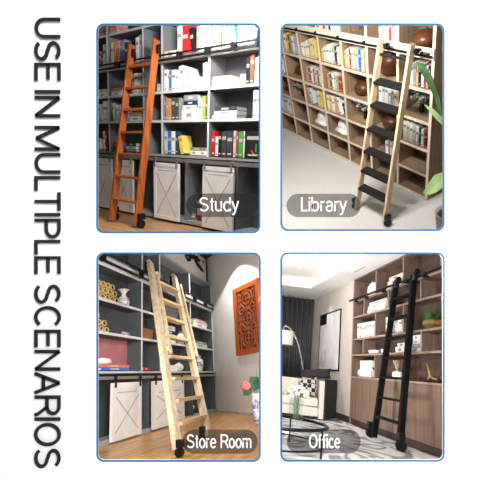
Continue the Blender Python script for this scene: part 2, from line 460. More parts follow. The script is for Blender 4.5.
WORLD_S, FRONT_P, STUDY_P, LIB_P, STORE_P, OFF_P, OFF2_P, STORE2_P, OFF3_P = .43, 530, 56, 97, 45, 95, 62, 22, 85
BOOKS = [
 ('study','top row first column',2.176,0.03,[
  ('rust', 'b', -1.58, 0.082, 0, 0.248),
  ('teal', 'b', -1.499, 0.059, 0, 0.198),
  ('white', 'b', -1.43, 0.082, 0, 0.331),
  ('grey', 'b', -1.343, 0.042, 0, 0.31)]),
 ('study','top row second column',2.176,0.03,[
  ('cream', 'b', -1.23, 0.059, 0, 0.33),
  ('tan', 'b', -1.165, 0.053, 0, 0.344),
  ('orange', 'b', -1.109, 0.048, 0, 0.337),
  ('pink', 'b', -1.057, 0.042, 0, 0.332),
  ('grey', 'b', -1.007, 0.039, 0, 0.312),
  ('slate blue', 'b', -0.962, 0.075, 0, 0.339),
  ('dark teal', 'b', -0.881, 0.06, 0, 0.296),
  ('navy', 'b', -0.816, 0.054, 0, 0.276),
  ('black', 'b', -0.739, 0.081, 0, 0.239),
  ('white', 'b', -0.626, 0.073, 0, 0.331),
  ('lavender', 'b', -0.548, 0.069, 0, 0.353)]),
 ('study','top row fourth column',2.176,0.03,[
  ('cream', 'f', -0.02, 0.245, 0.126, 0.038),
  ('white', 'f', -0.02, 0.255, 0.081, 0.04),
  ('white', 'b', 0.244, 0.085, 0, 0.352),
  ('red', 'b', 0.334, 0.114, 0, 0.344),
  ('black', 'l', 0.457, 0.063, 0, 0.301),
  ('grey', 'b', 0.59, 0.052, 0, 0.307),
  ('white', 'b', 0.647, 0.106, 0, 0.317)]),
 ('study','top row right column',2.176,0.03,[
  ('white', 'b', 0.807, 0.038, 0, 0.322),
  ('pink', 'b', 0.848, 0.026, 0, 0.328),
  ('yellow', 'b', 0.879, 0.033, 0, 0.323),
  ('white', 'b', 0.915, 0.026, 0, 0.318),
  ('green', 'b', 0.944, 0.039, 0, 0.324),
  ('pink', 'b', 0.986, 0.029, 0, 0.319),
  ('white', 'b', 1.02, 0.072, 0, 0.332),
  ('cyan', 'l', 1.108, 0.046, 0, 0.31),
  ('white', 'b', 1.244, 0.089, 0, 0.328),
  ('white', 'b', 1.34, 0.094, 0, 0.324),
  ('cream', 'b', 1.441, 0.078, 0, 0.32),
  ('grey', 'b', 1.525, 0.049, 0, 0.309)]),
 ('study','second row first column',1.755,0.03,[
  ('white', 'f', -1.611, 0.274, 0.009, 0.062),
  ('pale grey', 'f', -1.608, 0.247, 0.074, 0.049)]),
 ('study','second row second column',1.755,0.03,[
  ('white', 'f', -1.256, 0.307, 0.028, 0.05),
  ('pale grey', 'f', -1.254, 0.281, 0.081, 0.028),
  ('coral', 'f', -1.252, 0.293, 0.112, 0.034),
  ('pink', 'b', -0.727, 0.052, 0, 0.274),
  ('white', 'b', -0.671, 0.079, 0, 0.282),
  ('pale grey', 'b', -0.582, 0.05, 0, 0.276)]),
 ('study','second row narrow column',1.755,0.03,[
  ('pale grey', 'b', -0.168, 0.076, 0, 0.103)]),
 ('study','second row fourth column',1.755,0.03,[
  ('white', 'b', -0.034, 0.065, 0, 0.272),
  ('cream', 'b', 0.037, 0.028, 0, 0.268),
  ('blue', 'b', 0.069, 0.05, 0, 0.258),
  ('white', 'b', 0.127, 0.081, 0, 0.258),
  ('white', 'b', 0.213, 0.054, 0, 0.253),
  ('white', 'l', 0.294, 0.076, 0, 0.294),
  ('pale grey', 'l', 0.426, 0.03, 0, 0.272),
  ('white', 'b', 0.591, 0.071, 0, 0.139),
  ('pink', 'b', 0.712, 0.035, 0, 0.294),
  ('cream', 'b', 0.75, 0.034, 0, 0.296)]),
 ('study','second row right column',1.755,0.03,[
  ('white', 'f', 0.868, 0.43, 0.033, 0.048),
  ('pale green', 'f', 0.866, 0.338, 0.087, 0.038),
  ('pink', 'f', 0.882, 0.298, 0.128, 0.036),
  ('white', 'b', 1.32, 0.079, 0, 0.117),
  ('black', 'b', 1.402, 0.048, 0, 0.29),
  ('brown', 'b', 1.455, 0.062, 0, 0.305),
  ('white', 'b', 1.525, 0.035, 0, 0.274),
  ('pale blue', 'b', 1.564, 0.034, 0, 0.291)]),
 ('study','third row first column',1.382,0.03,[
  ('pale grey', 'l', -1.615, 0.112, 0, 0.25),
  ('white', 'b', -1.487, 0.131, 0, 0.305)]),
 ('study','third row second column',1.382,0.03,[
  ('pale green', 'l', -1.27, 0.053, 0, 0.269),
  ('white', 'b', -1.129, 0.052, 0, 0.235),
  ('pale grey', 'b', -1.072, 0.051, 0, 0.233),
  ('white', 'f', -0.802, 0.308, 0.006, 0.062),
  ('pale grey', 'f', -0.801, 0.296, 0.07, 0.032),
  ('orange', 'f', -0.812, 0.319, 0.105, 0.028)]),
 ('study','third row fourth column',1.382,0.03,[
  ('rust', 'b', -0.046, 0.031, 0, 0.304),
  ('sage', 'b', -0.007, 0.047, 0, 0.289),
  ('orange', 'b', 0.046, 0.061, 0, 0.273),
  ('dark green', 'b', 0.119, 0.08, 0, 0.289),
  ('dark green', 'b', 0.205, 0.059, 0, 0.286),
  ('grey', 'b', 0.27, 0.046, 0, 0.277),
  ('white', 'f', 0.329, 0.305, 0.01, 0.118),
  ('pale grey', 'f', 0.345, 0.251, 0.132, 0.064),
  ('navy', 'f', 0.373, 0.249, 0.197, 0.053),
  ('grey', 'f', 0.372, 0.257, 0.252, 0.071),
  ('white', 'b', 0.644, 0.06, 0, 0.237),
  ('lime green', 'b', 0.709, 0.051, 0, 0.282),
  ('brown', 'b', 0.765, 0.031, 0, 0.268)]),
 ('study','third row right column',1.382,0.03,[
  ('white', 'f', 0.879, 0.39, 0.01, 0.048),
  ('pale grey', 'f', 0.912, 0.371, 0.059, 0.048),
  ('dark grey', 'f', 0.927, 0.353, 0.111, 0.048),
  ('pale grey', 'b', 1.518, 0.062, 0, 0.304),
  ('white', 'b', 1.585, 0.033, 0, 0.296)]),
 ('study','bottom row first column',0.939,0.03,[
  ('white', 'l', -1.645, 0.086, 0, 0.171),
  ('white', 'b', -1.507, 0.051, 0, 0.296),
  ('red', 'b', -1.451, 0.056, 0, 0.304)]),
 ('study','bottom row second column',0.939,0.03,[
  ('red', 'b', -1.201, 0.08, 0, 0.14),
  ('blue', 'b', -1.114, 0.071, 0, 0.119),
  ('grey', 'f', -0.904, 0.259, 0.011, 0.038),
  ('pale grey', 'f', -0.903, 0.251, 0.052, 0.041),
  ('dark grey', 'f', -0.889, 0.233, 0.096, 0.054)]),
 ('study','bottom row fourth column',0.939,0.03,[
  ('pale grey', 'b', -0.025, 0.065, 0, 0.301),
  ('blue', 'b', 0.046, 0.076, 0, 0.304),
  ('white', 'b', 0.13, 0.071, 0, 0.297),
  ('dark teal', 'b', 0.209, 0.05, 0, 0.302),
  ('yellow', 'l', 0.249, 0.071, 0, 0.237),
  ('white', 'f', 0.495, 0.158, 0.003, 0.055),
  ('white', 'f', 0.662, 0.143, 0.001, 0.057),
  ('sage', 'f', 0.49, 0.278, 0.062, 0.042)]),
 ('study','bottom row right column',0.939,0.03,[
  ('red', 'b', 0.88, 0.06, 0, 0.304),
  ('white', 'b', 0.948, 0.044, 0, 0.238),
  ('black', 'b', 0.996, 0.05, 0, 0.286),
  ('dark grey', 'b', 1.051, 0.08, 0, 0.299),
  ('dark grey', 'b', 1.136, 0.093, 0, 0.301),
  ('pink', 'b', 1.24, 0.042, 0, 0.305),
  ('brown', 'b', 1.288, 0.03, 0, 0.302),
  ('green', 'b', 1.322, 0.069, 0, 0.3),
  ('white', 'b', 1.396, 0.018, 0, 0.3),
  ('black', 'b', 1.419, 0.252, 0, 0.301)]),
 ('lib','top row first column',1.351,0.03,[
  ('white', 'b', -1.332, 0.05, 0, 0.223),
  ('yellow', 'b', -1.278, 0.044, 0, 0.236),
  ('brown', 'b', -1.231, 0.044, 0, 0.229),
  ('tan', 'b', -1.186, 0.043, 0, 0.221),
  ('white', 'b', -1.141, 0.043, 0, 0.207),
  ('pale blue', 'b', -1.094, 0.047, 0, 0.213)]),
 ('lib','top row second column',1.351,0.03,[
  ('white', 'b', -0.928, 0.059, 0, 0.152),
  ('cream', 'b', -0.864, 0.049, 0, 0.173),
  ('white', 'b', -0.81, 0.048, 0, 0.2),
  ('yellow', 'b', -0.758, 0.043, 0, 0.213),
  ('pale grey', 'b', -0.712, 0.047, 0, 0.219),
  ('yellow', 'b', -0.662, 0.033, 0, 0.225)]),
 ('lib','top row third column',1.351,0.03,[
  ('yellow', 'b', -0.509, 0.04, 0, 0.148),
  ('cream', 'b', -0.461, 0.049, 0, 0.181),
  ('white', 'b', -0.407, 0.053, 0, 0.189),
  ('white', 'b', -0.349, 0.052, 0, 0.203),
  ('pale grey', 'b', -0.292, 0.043, 0, 0.211),
  ('black', 'b', -0.244, 0.035, 0, 0.212),
  ('cream', 'b', -0.207, 0.029, 0, 0.205)]),
 ('lib','top row fourth column',1.351,0.03,[
  ('yellow', 'b', -0.083, 0.039, 0, 0.195),
  ('white', 'b', -0.039, 0.044, 0, 0.214),
  ('red', 'b', 0.01, 0.026, 0, 0.22),
  ('white', 'b', 0.04, 0.049, 0, 0.226),
  ('yellow', 'b', 0.094, 0.025, 0, 0.227),
  ('pale blue', 'b', 0.123, 0.038, 0, 0.232),
  ('blue', 'b', 0.166, 0.038, 0, 0.239),
  ('white', 'b', 0.208, 0.037, 0, 0.239),
  ('tan', 'b', 0.249, 0.033, 0, 0.234),
  ('blue', 'b', 0.287, 0.024, 0, 0.234)]),
 ('lib','top row right column',1.351,0.03,[
  ('cream', 'b', 0.913, 0.032, 0, 0.212),
  ('grey', 'b', 0.948, 0.034, 0, 0.229),
  ('tan', 'b', 0.986, 0.027, 0, 0.225),
  ('black', 'b', 1.017, 0.027, 0, 0.23),
  ('white', 'b', 1.048, 0.033, 0, 0.231),
  ('red', 'b', 1.084, 0.016, 0, 0.222),
  ('pale grey', 'b', 1.104, 0.028, 0, 0.226),
  ('black', 'b', 1.136, 0.021, 0, 0.222),
  ('cream', 'b', 1.161, 0.022, 0, 0.217)]),
 ('lib','second row left end',1.004,0.03,[
  ('white', 'b', -1.475, 0.056, 0, 0.218)]),
 ('lib','second row second column',1.004,0.03,[
  ('tan', 'b', -0.875, 0.046, 0, 0.189),
  ('brown', 'b', -0.826, 0.046, 0, 0.198),
  ('white', 'b', -0.777, 0.045, 0, 0.2),
  ('red', 'b', -0.73, 0.031, 0, 0.194),
  ('pale grey', 'b', -0.696, 0.048, 0, 0.196),
  ('brown', 'b', -0.646, 0.035, 0, 0.19),
  ('cream', 'b', -0.608, 0.039, 0, 0.191)]),
 ('lib','second row third column',1.004,0.03,[
  ('tan', 'b', -0.437, 0.045, 0, 0.192),
  ('brown', 'b', -0.39, 0.04, 0, 0.195),
  ('white', 'b', -0.346, 0.04, 0, 0.21),
  ('pale grey', 'b', -0.303, 0.039, 0, 0.212),
  ('tan', 'b', -0.262, 0.035, 0, 0.2),
  ('brown', 'b', -0.224, 0.035, 0, 0.195),
  ('red', 'b', -0.187, 0.027, 0, 0.183)]),
 ('lib','second row behind the ladder',1.004,0.03,[
  ('white', 'b', 0.467, 0.046, 0, 0.245),
  ('pale grey', 'b', 0.517, 0.041, 0, 0.25),
  ('white', 'b', 0.563, 0.043, 0, 0.254),
  ('white', 'b', 0.61, 0.04, 0, 0.253),
  ('pale grey', 'b', 0.654, 0.036, 0, 0.251),
  ('cream', 'b', 0.695, 0.036, 0, 0.249)]),
 ('lib','third row second column',0.678,0.03,[
  ('pale grey', 'l', -0.853, 0.076, 0, 0.221),
  ('pale grey', 'b', -0.702, 0.034, 0, 0.222),
  ('yellow', 'b', -0.666, 0.05, 0, 0.225)]),
 ('lib','third row third column',0.678,0.03,[
  ('cream', 'b', -0.511, 0.043, 0, 0.211),
  ('yellow', 'b', -0.465, 0.058, 0, 0.217),
  ('white', 'b', -0.404, 0.048, 0, 0.217),
  ('tan', 'b', -0.351, 0.041, 0, 0.215),
  ('white', 'l', -0.306, 0.041, 0, 0.233),
  ('black', 'l', -0.218, 0.036, 0, 0.178)]),
 ('lib','third row right column',0.678,0.03,[
  ('white', 'b', 0.825, 0.046, 0, 0.228),
  ('cream', 'b', 0.875, 0.039, 0, 0.236),
  ('white', 'b', 0.919, 0.04, 0, 0.232),
  ('pale grey', 'b', 0.964, 0.034, 0, 0.226),
  ('white', 'b', 1.003, 0.038, 0, 0.221),
  ('black', 'b', 1.045, 0.023, 0, 0.214),
  ('white', 'b', 1.073, 0.032, 0, 0.206),
  ('red', 'b', 1.109, 0.018, 0, 0.174),
  ('black', 'b', 1.132, 0.019, 0, 0.169)]),
 ('lib','fourth row left end',0.352,0.03,[
  ('white', 'b', -1.654, 0.066, 0, 0.257),
  ('pale grey', 'b', -1.585, 0.059, 0, 0.273),
  ('white', 'b', -1.527, 0.064, 0, 0.263),
  ('white', 'b', -1.464, 0.057, 0, 0.253)]),
 ('lib','fourth row behind the ladder',0.352,0.03,[
  ('white', 'b', 0.549, 0.048, 0, 0.206),
  ('red', 'b', 0.6, 0.016, 0, 0.197),
  ('pale grey', 'b', 0.619, 0.045, 0, 0.209)]),
 ('lib','topmost row behind the ladder',1.706,0.03,[
  ('white', 'b', 0.493, 0.047, 0, 0.243),
  ('pale grey', 'b', 0.544, 0.04, 0, 0.248),
  ('white', 'b', 0.588, 0.039, 0, 0.247),
  ('red', 'b', 0.631, 0.025, 0, 0.246),
  ('white', 'b', 0.66, 0.041, 0, 0.245),
  ('cream', 'b', 0.705, 0.03, 0, 0.244)]),
 ('lib','topmost row third column',1.706,0.03,[
  ('white', 'b', -0.493, 0.067, 0, 0.183),
  ('red', 'b', -0.422, 0.041, 0, 0.188),
  ('cream', 'b', -0.376, 0.059, 0, 0.188),
  ('black', 'b', -0.312, 0.031, 0, 0.187),
  ('white', 'b', -0.277, 0.066, 0, 0.192)]),
 ('off','first row beside the ladder',2.097,0.03,[
  ('white', 'f', -0.261, 0.479, -0.022, 0.066),
  ('white', 'f', -0.227, 0.475, 0.041, 0.061),
  ('cream', 'f', -0.176, 0.454, 0.098, 0.058)]),
 ('off','second row white box stack',1.814,0.03,[
  ('white', 'f', -0.991, 0.666, -0.004, 0.056),
  ('white', 'f', -0.973, 0.682, 0.051, 0.062),
  ('pale grey', 'f', -0.912, 0.656, 0.11, 0.056)]),
 ('off','third row binder set',1.42,0.03,[
  ('white', 'b', -1.424, 0.103, 0, 0.262),
  ('pale grey', 'b', -1.314, 0.1, 0, 0.26),
  ('white', 'b', -1.208, 0.098, 0, 0.257),
  ('pale grey', 'b', -1.104, 0.095, 0, 0.255),
  ('white', 'b', -1.002, 0.093, 0, 0.253),
  ('pale grey', 'b', -0.904, 0.09, 0, 0.251),
  ('white', 'b', -0.808, 0.088, 0, 0.249)]),
 ('off','third row behind the ladder',1.42,0.03,[
  ('white', 'b', -0.273, 0.13, 0, 0.26),
  ('pale grey', 'b', 0.032, 0.094, 0, 0.217),
  ('white', 'b', 0.138, 0.108, 0, 0.214)]),
 ('off','fourth row behind the ladder',1.148,0.03,[
  ('white', 'f', 0.05, 0.268, 0.012, 0.079),
  ('white', 'f', 0.111, 0.263, 0.092, 0.052)]),
 ('off','fourth row right of the ladder',1.148,0.03,[
  ('pale grey', 'f', 0.519, 0.211, -0.006, 0.054),
  ('grey', 'f', 0.538, 0.187, 0.053, 0.047),
  ('pale grey', 'f', 0.552, 0.167, 0.103, 0.047),
  ('white', 'f', 0.553, 0.175, 0.154, 0.067)]),
 ('store','third row left column',0.733,0.02,[
  ('blue', 'f', -1.581, 0.616, 0.004, 0.031),
  ('coral', 'f', -1.631, 0.678, 0.037, 0.031)]),
 ('store','third row narrow column',0.733,0.02,[
  ('red', 'f', -0.579, 0.161, 0.007, 0.043)]),
 ('store','second row right column',1.492,0.02,[
  ('white', 'f', 1.369, 0.742, 0.038, 0.06),
  ('pale grey', 'f', 1.4, 0.75, 0.103, 0.041),
  ('pink', 'f', 1.484, 0.609, 0.148, 0.033)]),
 ('store','third row right column',1.134,0.02,[
  ('grey', 'f', 1.424, 0.652, 0.154, 0.043),
  ('pale grey', 'f', 1.393, 0.706, 0.09, 0.06)]),
 ('store','second row middle column',1.134,0.02,[
  ('white', 'f', 0.099, 0.425, 0.058, 0.122),
  ('navy', 'f', 0.138, 0.37, 0.184, 0.054),
  ('pale grey', 'f', 0.158, 0.352, 0.242, 0.068)]),
]


# ---------------------------------------------------------------- plain sans lettering drawn as even strokes
def arc(cx, cy, rx, ry, a0, a1, n=14):
    return [(cx + rx * math.cos(math.radians(a0 + (a1 - a0) * i / n)), cy + ry * math.sin(math.radians(a0 + (a1 - a0) * i / n))) for i in range(n + 1)]
GLYPH = {   # width, strokes; cap height 1, x height .72
 'U': (.70, [[(.06, 1), (.06, .36)] + arc(.35, .36, .29, .30, 180, 360) + [(.64, 1)]]),
 'S': (.68, [arc(.34, .735, .26, .21, 25, 180) + arc(.34, .735, .26, .21, 180, 262)[1:] + arc(.34, .265, .28, .22, 82, 0) + arc(.34, .265, .28, .22, 0, -155)[1:]]),
 'E': (.62, [[(.60, .95), (.06, .95), (.06, .05), (.61, .05)], [(.06, .52), (.56, .52)]]),
 'I': (.12, [[(.06, 0), (.06, 1)]]),
 'N': (.72, [[(.06, 0), (.06, .97), (.66, .03), (.66, 1)]]),
 'M': (.84, [[(.06, 0), (.06, .97), (.42, .06), (.78, .97), (.78, 0)]]),
 'L': (.48, [[(.06, 1), (.06, .05), (.50, .05)]]),
 'T': (.62, [[(0, .95), (.62, .95)], [(.31, .95), (.31, 0)]]),
 'P': (.64, [[(.06, 0), (.06, .95), (.36, .95)] + arc(.36, .70, .25, .25, 90, -90) + [(.06, .45)]]),
 'C': (.74, [arc(.39, .5, .33, .46, 42, 318, 24)]),
 'A': (.70, [[(.02, 0), (.35, .97), (.68, 0)], [(.14, .34), (.56, .34)]]),
 'R': (.68, [[(.06, 0), (.06, .95), (.38, .95)] + arc(.38, .715, .24, .235, 90, -90) + [(.06, .48)], [(.40, .48), (.64, .12), (.67, 0)]]),
 'O': (.80, [arc(.40, .5, .34, .46, 0, 360, 32)]),
 't': (.30, [[(.15, .92), (.15, .16)] + arc(.26, .16, .11, .12, 180, 270, 6), [(.01, .68), (.29, .68)]]),
 'u': (.52, [[(.06, .72), (.06, .26)] + arc(.26, .26, .20, .22, 180, 360), [(.46, .72), (.46, 0)]]),
 'd': (.56, [arc(.28, .35, .22, .32, 0, 360, 24), [(.50, 1), (.50, 0)]]),
 'y': (.48, [[(.02, .72), (.25, .05)], [(.46, .72), (.22, -.06), (.15, -.20), (.03, -.23)]]),
 'i': (.12, [[(.06, 0), (.06, .72)], [(.06, .88), (.06, 1)]]),
 'b': (.56, [arc(.28, .35, .22, .32, 0, 360, 24), [(.06, 1), (.06, 0)]]),
 'r': (.32, [[(.06, 0), (.06, .72)], [(.06, .46)] + arc(.28, .46, .22, .22, 165, 85, 8)]),
 'a': (.52, [arc(.25, .49, .19, .20, 160, 0, 12) + [(.44, .12), (.49, .03)], [(.44, .42), (.22, .38)] + arc(.22, .20, .17, .18, 100, 270, 12) + arc(.24, .22, .20, .20, 285, 360, 6)]),
 'o': (.54, [arc(.27, .35, .22, .32, 0, 360, 24)]),
 'm': (.80, [[(.06, 0), (.06, .72)], [(.06, .46)] + arc(.24, .48, .17, .20, 170, 0, 10) + [(.41, 0)], [(.41, .46)] + arc(.58, .48, .17, .20, 170, 0, 10) + [(.75, 0)]]),
 'f': (.33, [[(.14, 0), (.14, .82)] + arc(.30, .80, .16, .16, 180, 88, 8), [(.0, .60), (.29, .60)]]),
 'c': (.50, [arc(.28, .35, .22, .32, 45, 315, 20)]),
 'e': (.54, [[(.05, .37), (.49, .37)] + arc(.27, .35, .22, .32, 4, 318, 22)]),
}
def lettering(txt, xs, ys, y0, y1, sw, axes, pins=False):
    """raised letters: xs = start and end of the word, ys = baseline and cap line; axes maps (along, up, depth) to a point"""
    total = sum(.26 if ch == ' ' else GLYPH[ch][0] for ch in txt) + .07 * (len(txt) - 1)
    sx = (xs[1] - xs[0]) / total; sy = ys[1] - ys[0]
    b = MB(); x = xs[0]
    for ch in txt:
        if ch == ' ':
            x += (.26 + .07) * sx; continue
        wd, strokes = GLYPH[ch]
        parts = []
        for st in strokes:
            cur = [st[0]]
            for i in range(1, len(st) - 1):
                cur.append(st[i])
                u, v = Vector(st[i]) - Vector(st[i - 1]), Vector(st[i + 1]) - Vector(st[i])
                if u.length > 1e-6 and v.length > 1e-6 and u.angle(v) > 1.7:
                    parts.append(cur); cur = [st[i]]
            parts.append(cur + [st[-1]])
        for st in parts:
            P = [Vector((x + p[0] * sx, ys[0] + p[1] * sy)) for p in st]
            if pins: b.cyl(axes(P[0].x * .9 + P[1].x * .1, P[0].y * .9 + P[1].y * .1, y1), axes(P[0].x * .9 + P[1].x * .1, P[0].y * .9 + P[1].y * .1, DW - .0004), .003, n=6)
            closed = (P[0] - P[-1]).length < 1e-6
            if closed: P = P[:-1]
            P = [p for i, p in enumerate(P) if i == 0 or (p - P[i - 1]).length > 1e-4]
            n = len(P)
            Lf, Rt = [], []
            for i in range(n):
                a = P[i - 1] if (i or closed) else None
                c = P[(i + 1) % n] if (i < n - 1 or closed) else None
                d1 = (P[i] - a).normalized() if a is not None else (c - P[i]).normalized()
                d2 = (c - P[i]).normalized() if c is not None else d1
                n1, n2 = Vector((-d1.y, d1.x)), Vector((-d2.y, d2.x))
                m = n1 + n2
                m = n1 if m.length < 1e-4 else m.normalized()
                k = abs(sw) / 2 / max(.72, m.dot(n1))
                Lf.append(P[i] + m * k); Rt.append(P[i] - m * k)
            vs = [axes(p.x, p.y, yy) for yy in (y0, y1) for p in Lf + Rt]
            fs = []
            N = 2 * n
            for i in range(n if closed else n - 1):
                j = (i + 1) % n
                fs += [(i, j, n + j, n + i), (N + i, N + n + i, N + n + j, N + j), (i, N + i, N + j, j), (n + i, n + j, N + n + j, N + n + i)]
            if not closed:
                fs += [(0, n, N + n, N), (n - 1, N + n - 1, N + n + n - 1, n + n - 1)]
            b._faces(vs, fs, 0)
        x += (wd + .07) * sx
    return b
# ================================================================ the display wall
W[0] = Matrix.Identity(4)
KP = DW / 430.0
def fx(p): return (p - 240) * KP
def fz(p): return CAM.z - (p - 240) * KP
OPEN = {'study': (96.4, 23.6, 260.6, 233.2), 'lib': (280.4, 23.6, 444.4, 231.0),
        'store': (96.6, 252.4, 260.8, 461.6), 'off': (280.4, 252.4, 444.4, 461.4)}
def rounded(x0, x1, z0, z1, r, n=8):
    pts = []
    for cx, cz, a0 in ((x1 - r, z1 - r, 0), (x0 + r, z1 - r, PI / 2), (x0 + r, z0 + r, PI), (x1 - r, z0 + r, 3 * PI / 2)):
        pts += [(cx + r * math.cos(a0 + PI / 2 * i / n), cz + r * math.sin(a0 + PI / 2 * i / n)) for i in range(n + 1)]
    return pts
def plate(name, outer, holes, depth, y_mid, m):
    cu = bpy.data.curves.new(name, 'CURVE')
    cu.dimensions = '2D'; cu.fill_mode = 'BOTH'; cu.extrude = depth / 2
    for loop in [outer] + holes:
        s = cu.splines.new('POLY'); s.points.add(len(loop) - 1); s.use_cyclic_u = True
        for p, q in zip(s.points, loop):
            p.co = (q[0], q[1], 0, 1)
    t = bpy.data.objects.new('t', cu); COL.objects.link(t)
    bpy.context.view_layer.update()
    me = bpy.data.meshes.new_from_object(t.evaluated_get(bpy.context.evaluated_depsgraph_get()))
    bpy.data.objects.remove(t); bpy.data.curves.remove(cu)
    me.transform(Matrix.Translation((0, y_mid, 0)) @ Matrix.Rotation(PI / 2, 4, 'X'))
    me.name = name
    me.materials.clear(); me.materials.append(m)
    o = bpy.data.objects.new(name, me); COL.objects.link(o)
    BASE[o.name] = (0, 0, 0)
    return o
WALL = mat('display wall paint', (246, 246, 246), 0.9, amp=0.004, scale=3, spec=0.0)
BLUE = mat('blue edging', (32, 110, 158), 0.5, amp=0.03)
hole, rim = {}, {}
for k, (a, b_, c, d) in OPEN.items():
    hole[k] = rounded(fx(a), fx(c), fz(d), fz(b_), 7.5 * KP)
    rim[k] = rounded(fx(a + 1.7), fx(c - 1.7), fz(d - 1.7), fz(b_ + 1.7), 6.2 * KP)
structure(plate('wall_front', [(-1.9, 0.0), (1.9, 0.0), (1.9, 3.2), (-1.9, 3.2)], [rim[k] for k in OPEN], 0.005, DW + .0025, WALL))
for i, k in enumerate(OPEN):
    structure(plate('trim_%d' % (i + 1), [tuple(p) for p in hole[k]], [rim[k]], 0.004, DW - .0021, BLUE))
fl = MB().box(-1.9, 1.9, -3.2, DW - .002, -.03, -.002)
structure(fl.build('floor', mat('gallery floor', (196, 194, 190), 0.7, amp=.03)))

# raised lettering that runs down the wall
INK = mat('lettering black', (40, 40, 40), 0.6, amp=0.02, spec=0.1)
t = thing('wall_lettering', 'tall dark capital lettering running down the white wall beside the openings', 'lettering', (fx(49), DW, fz(242)))
for word, a, b_ in (('USE', 19.3, 82.3), ('IN', 91.0, 118.6), ('MULTIPLE', 126.6, 274.2), ('SCENARIOS', 283.6, 466.5)):
    o = lettering(word, (a, b_), (36.2, 61.6), DW - .025, DW - .016, 3.2, lambda s, u, d: Vector((fx(u), d, fz(s))), True).build('word', INK, parent=t)

# smoked name plates in the openings
SMOKE = glass('smoked acrylic', (.60, .595, .59), .012, True)
CLEAR = glass('clear acrylic', (.93, .93, .93), .05)
LETTER = mat('white lettering', (250, 250, 250), 0.7, amp=0.0, spec=0.0)
PLATES = {'study': ('Study', (186, 258.5), (193.4, 217.0), (199.2, 238.6), (197.0, 215.0)),
          'lib': ('Library', (286.8, 361), (193.6, 217.0), (301.0, 346.6), (197.0, 215.0)),
          'store': ('Store Room', (182.4, 257.6), (430.4, 454.4), (186.8, 251.2), (434.8, 448.4)),
          'off': ('Office', (287, 361), (430.4, 454.0), (309.2, 340.4), (434.6, 448.4))}
for k, (txt, (x0, x1), (ya, yb), (tx0, tx1), (ty0, ty1)) in PLATES.items():
    t = thing('name_plate', 'smoked pill-shaped plate lettered %s in white at the %s opening' % (txt, {'study': 'upper left', 'lib': 'upper right', 'store': 'lower left', 'off': 'lower right'}[k]),
              'sign', (fx((x0 + x1) / 2), DW + .01, fz(yb)), 'name plates of the four openings')
    r = rounded(fx(x0), fx(x1), fz(yb), fz(ya), abs(fz(ya) - fz(yb)) * .49, 10)
    b = MB(); b.prism([(p[0], DW + .008, p[1]) for p in r], (0, .006, 0))
    b.build('plate', SMOKE, parent=t)
    base_y = 211.2 if ty0 < 300 else 448.4
    lettering(txt, (tx0, tx1), (base_y, ty0), DW + .0045, DW + .0075, 1.45, lambda s, u, d: Vector((fx(s), d, fz(u)))).build('lettering', LETTER, parent=t)
    a = OPEN[k]
    ym = fz((ya + yb) / 2)
    if x0 - a[0] < 12:
        b = MB().cyl((fx(a[0] + 1.3), DW + .011, ym), (fx(x0 + 1), DW + .011, ym), .004, n=8)
    else:
        b = MB().cyl((fx(x1 - 1), DW + .011, ym), (fx(a[2] - 1.3), DW + .011, ym), .004, n=8)
    b.build('standoff', CLEAR, parent=t)

# partitions and outer walls of the booths behind the wall
PART = mat('booth partition', (150, 148, 145), .9, amp=.02, spec=0.0)
def radial(name, a, b_, far, th=.004):
    y0 = DW + .0085
    def at(p, y): return CAM + Vector(((p[0] - 240) / 430 * y, y, (240 - p[1]) / 430 * y))
    q = [at(a, y0), at(b_, y0), at(b_, far), at(a, far)]
    n = (q[1] - q[0]).cross(q[2] - q[0]).normalized() * th
    b = MB(); b.prism([p - n / 2 for p in q], n)
    return structure(b.build(name, PART))
radial('wall_partition', (VX, OUT[2]), (VX, HY - .6), 8)
radial('wall_partition', (VX, HY + .6), (VX, OUT[3]), 12)
radial('wall_partition', (OUT[0], HY), (VX - .6, HY), 12)
radial('wall_partition', (VX + .6, HY), (OUT[1], HY), 12)
radial('wall_left', (OUT[0], OUT[2]), (OUT[0], OUT[3]), 9)
radial('wall_right', (OUT[1], OUT[2]), (OUT[1], OUT[3]), 9)
radial('ceiling', (OUT[0], OUT[2]), (OUT[1], OUT[2]), 9)

# ================================================================ STUDY
W[0] = ROOM_STUDY
CLIP[0] = BOOTH['study']
ROOMNAME[0] = 'Study'
GREY = mat('study grey laminate', (112, 114, 117), 0.55, amp=.05)
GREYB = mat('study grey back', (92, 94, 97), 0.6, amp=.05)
EDGE = mat('study pale edge', (206, 207, 209), 0.5, amp=.03)
STEEL = mat('brushed steel', (176, 172, 166), 0.35, 0.8, amp=.05)
BLK = mat('black iron', (26, 26, 28), 0.45, 0.3, amp=.05)
DOORW = mat('white door paint', (226, 224, 220), 0.6, amp=.03)
DOORG = mat('door groove grey', (176, 172, 166), 0.7, amp=.03)
REDREFL = mat('burgundy reflection tint', (140, 84, 88), 0.6, amp=.05)  # a reddish reflection in one shelf cell, put into colour
SX = [-1.98, -1.286, -.43, -.031, .844, 1.80]
SZ = [.927, 1.37, 1.743, 2.164, 2.611, 3.02]
D = .29
case = thing('bookcase', 'tall grey bookcase with sliding white barn doors in the upper left opening', 'bookcase', (0, .15, 0))
for i, x in enumerate(SX):
    b = MB().box(x - .014, x + .014, .004, D, SZ[0], SZ[-1] + .03).box(x - .014, x + .014, 0, .004, SZ[0], SZ[-1] + .03, 1)
    b.build('divider', [GREY, EDGE], case)
for j, z in enumerate(SZ):
    for x0, x1 in zip(SX[:-1], SX[1:]):
        b = MB()
        if j == 0:
            continue
        b.box(x0 + .0145, x1 - .0145, .004, D, z - .018, z + .012).box(x0 + .0145, x1 - .0145, 0, .004, z - .018, z + .012, 1)
        b.build('shelf', [GREY, EDGE], case)
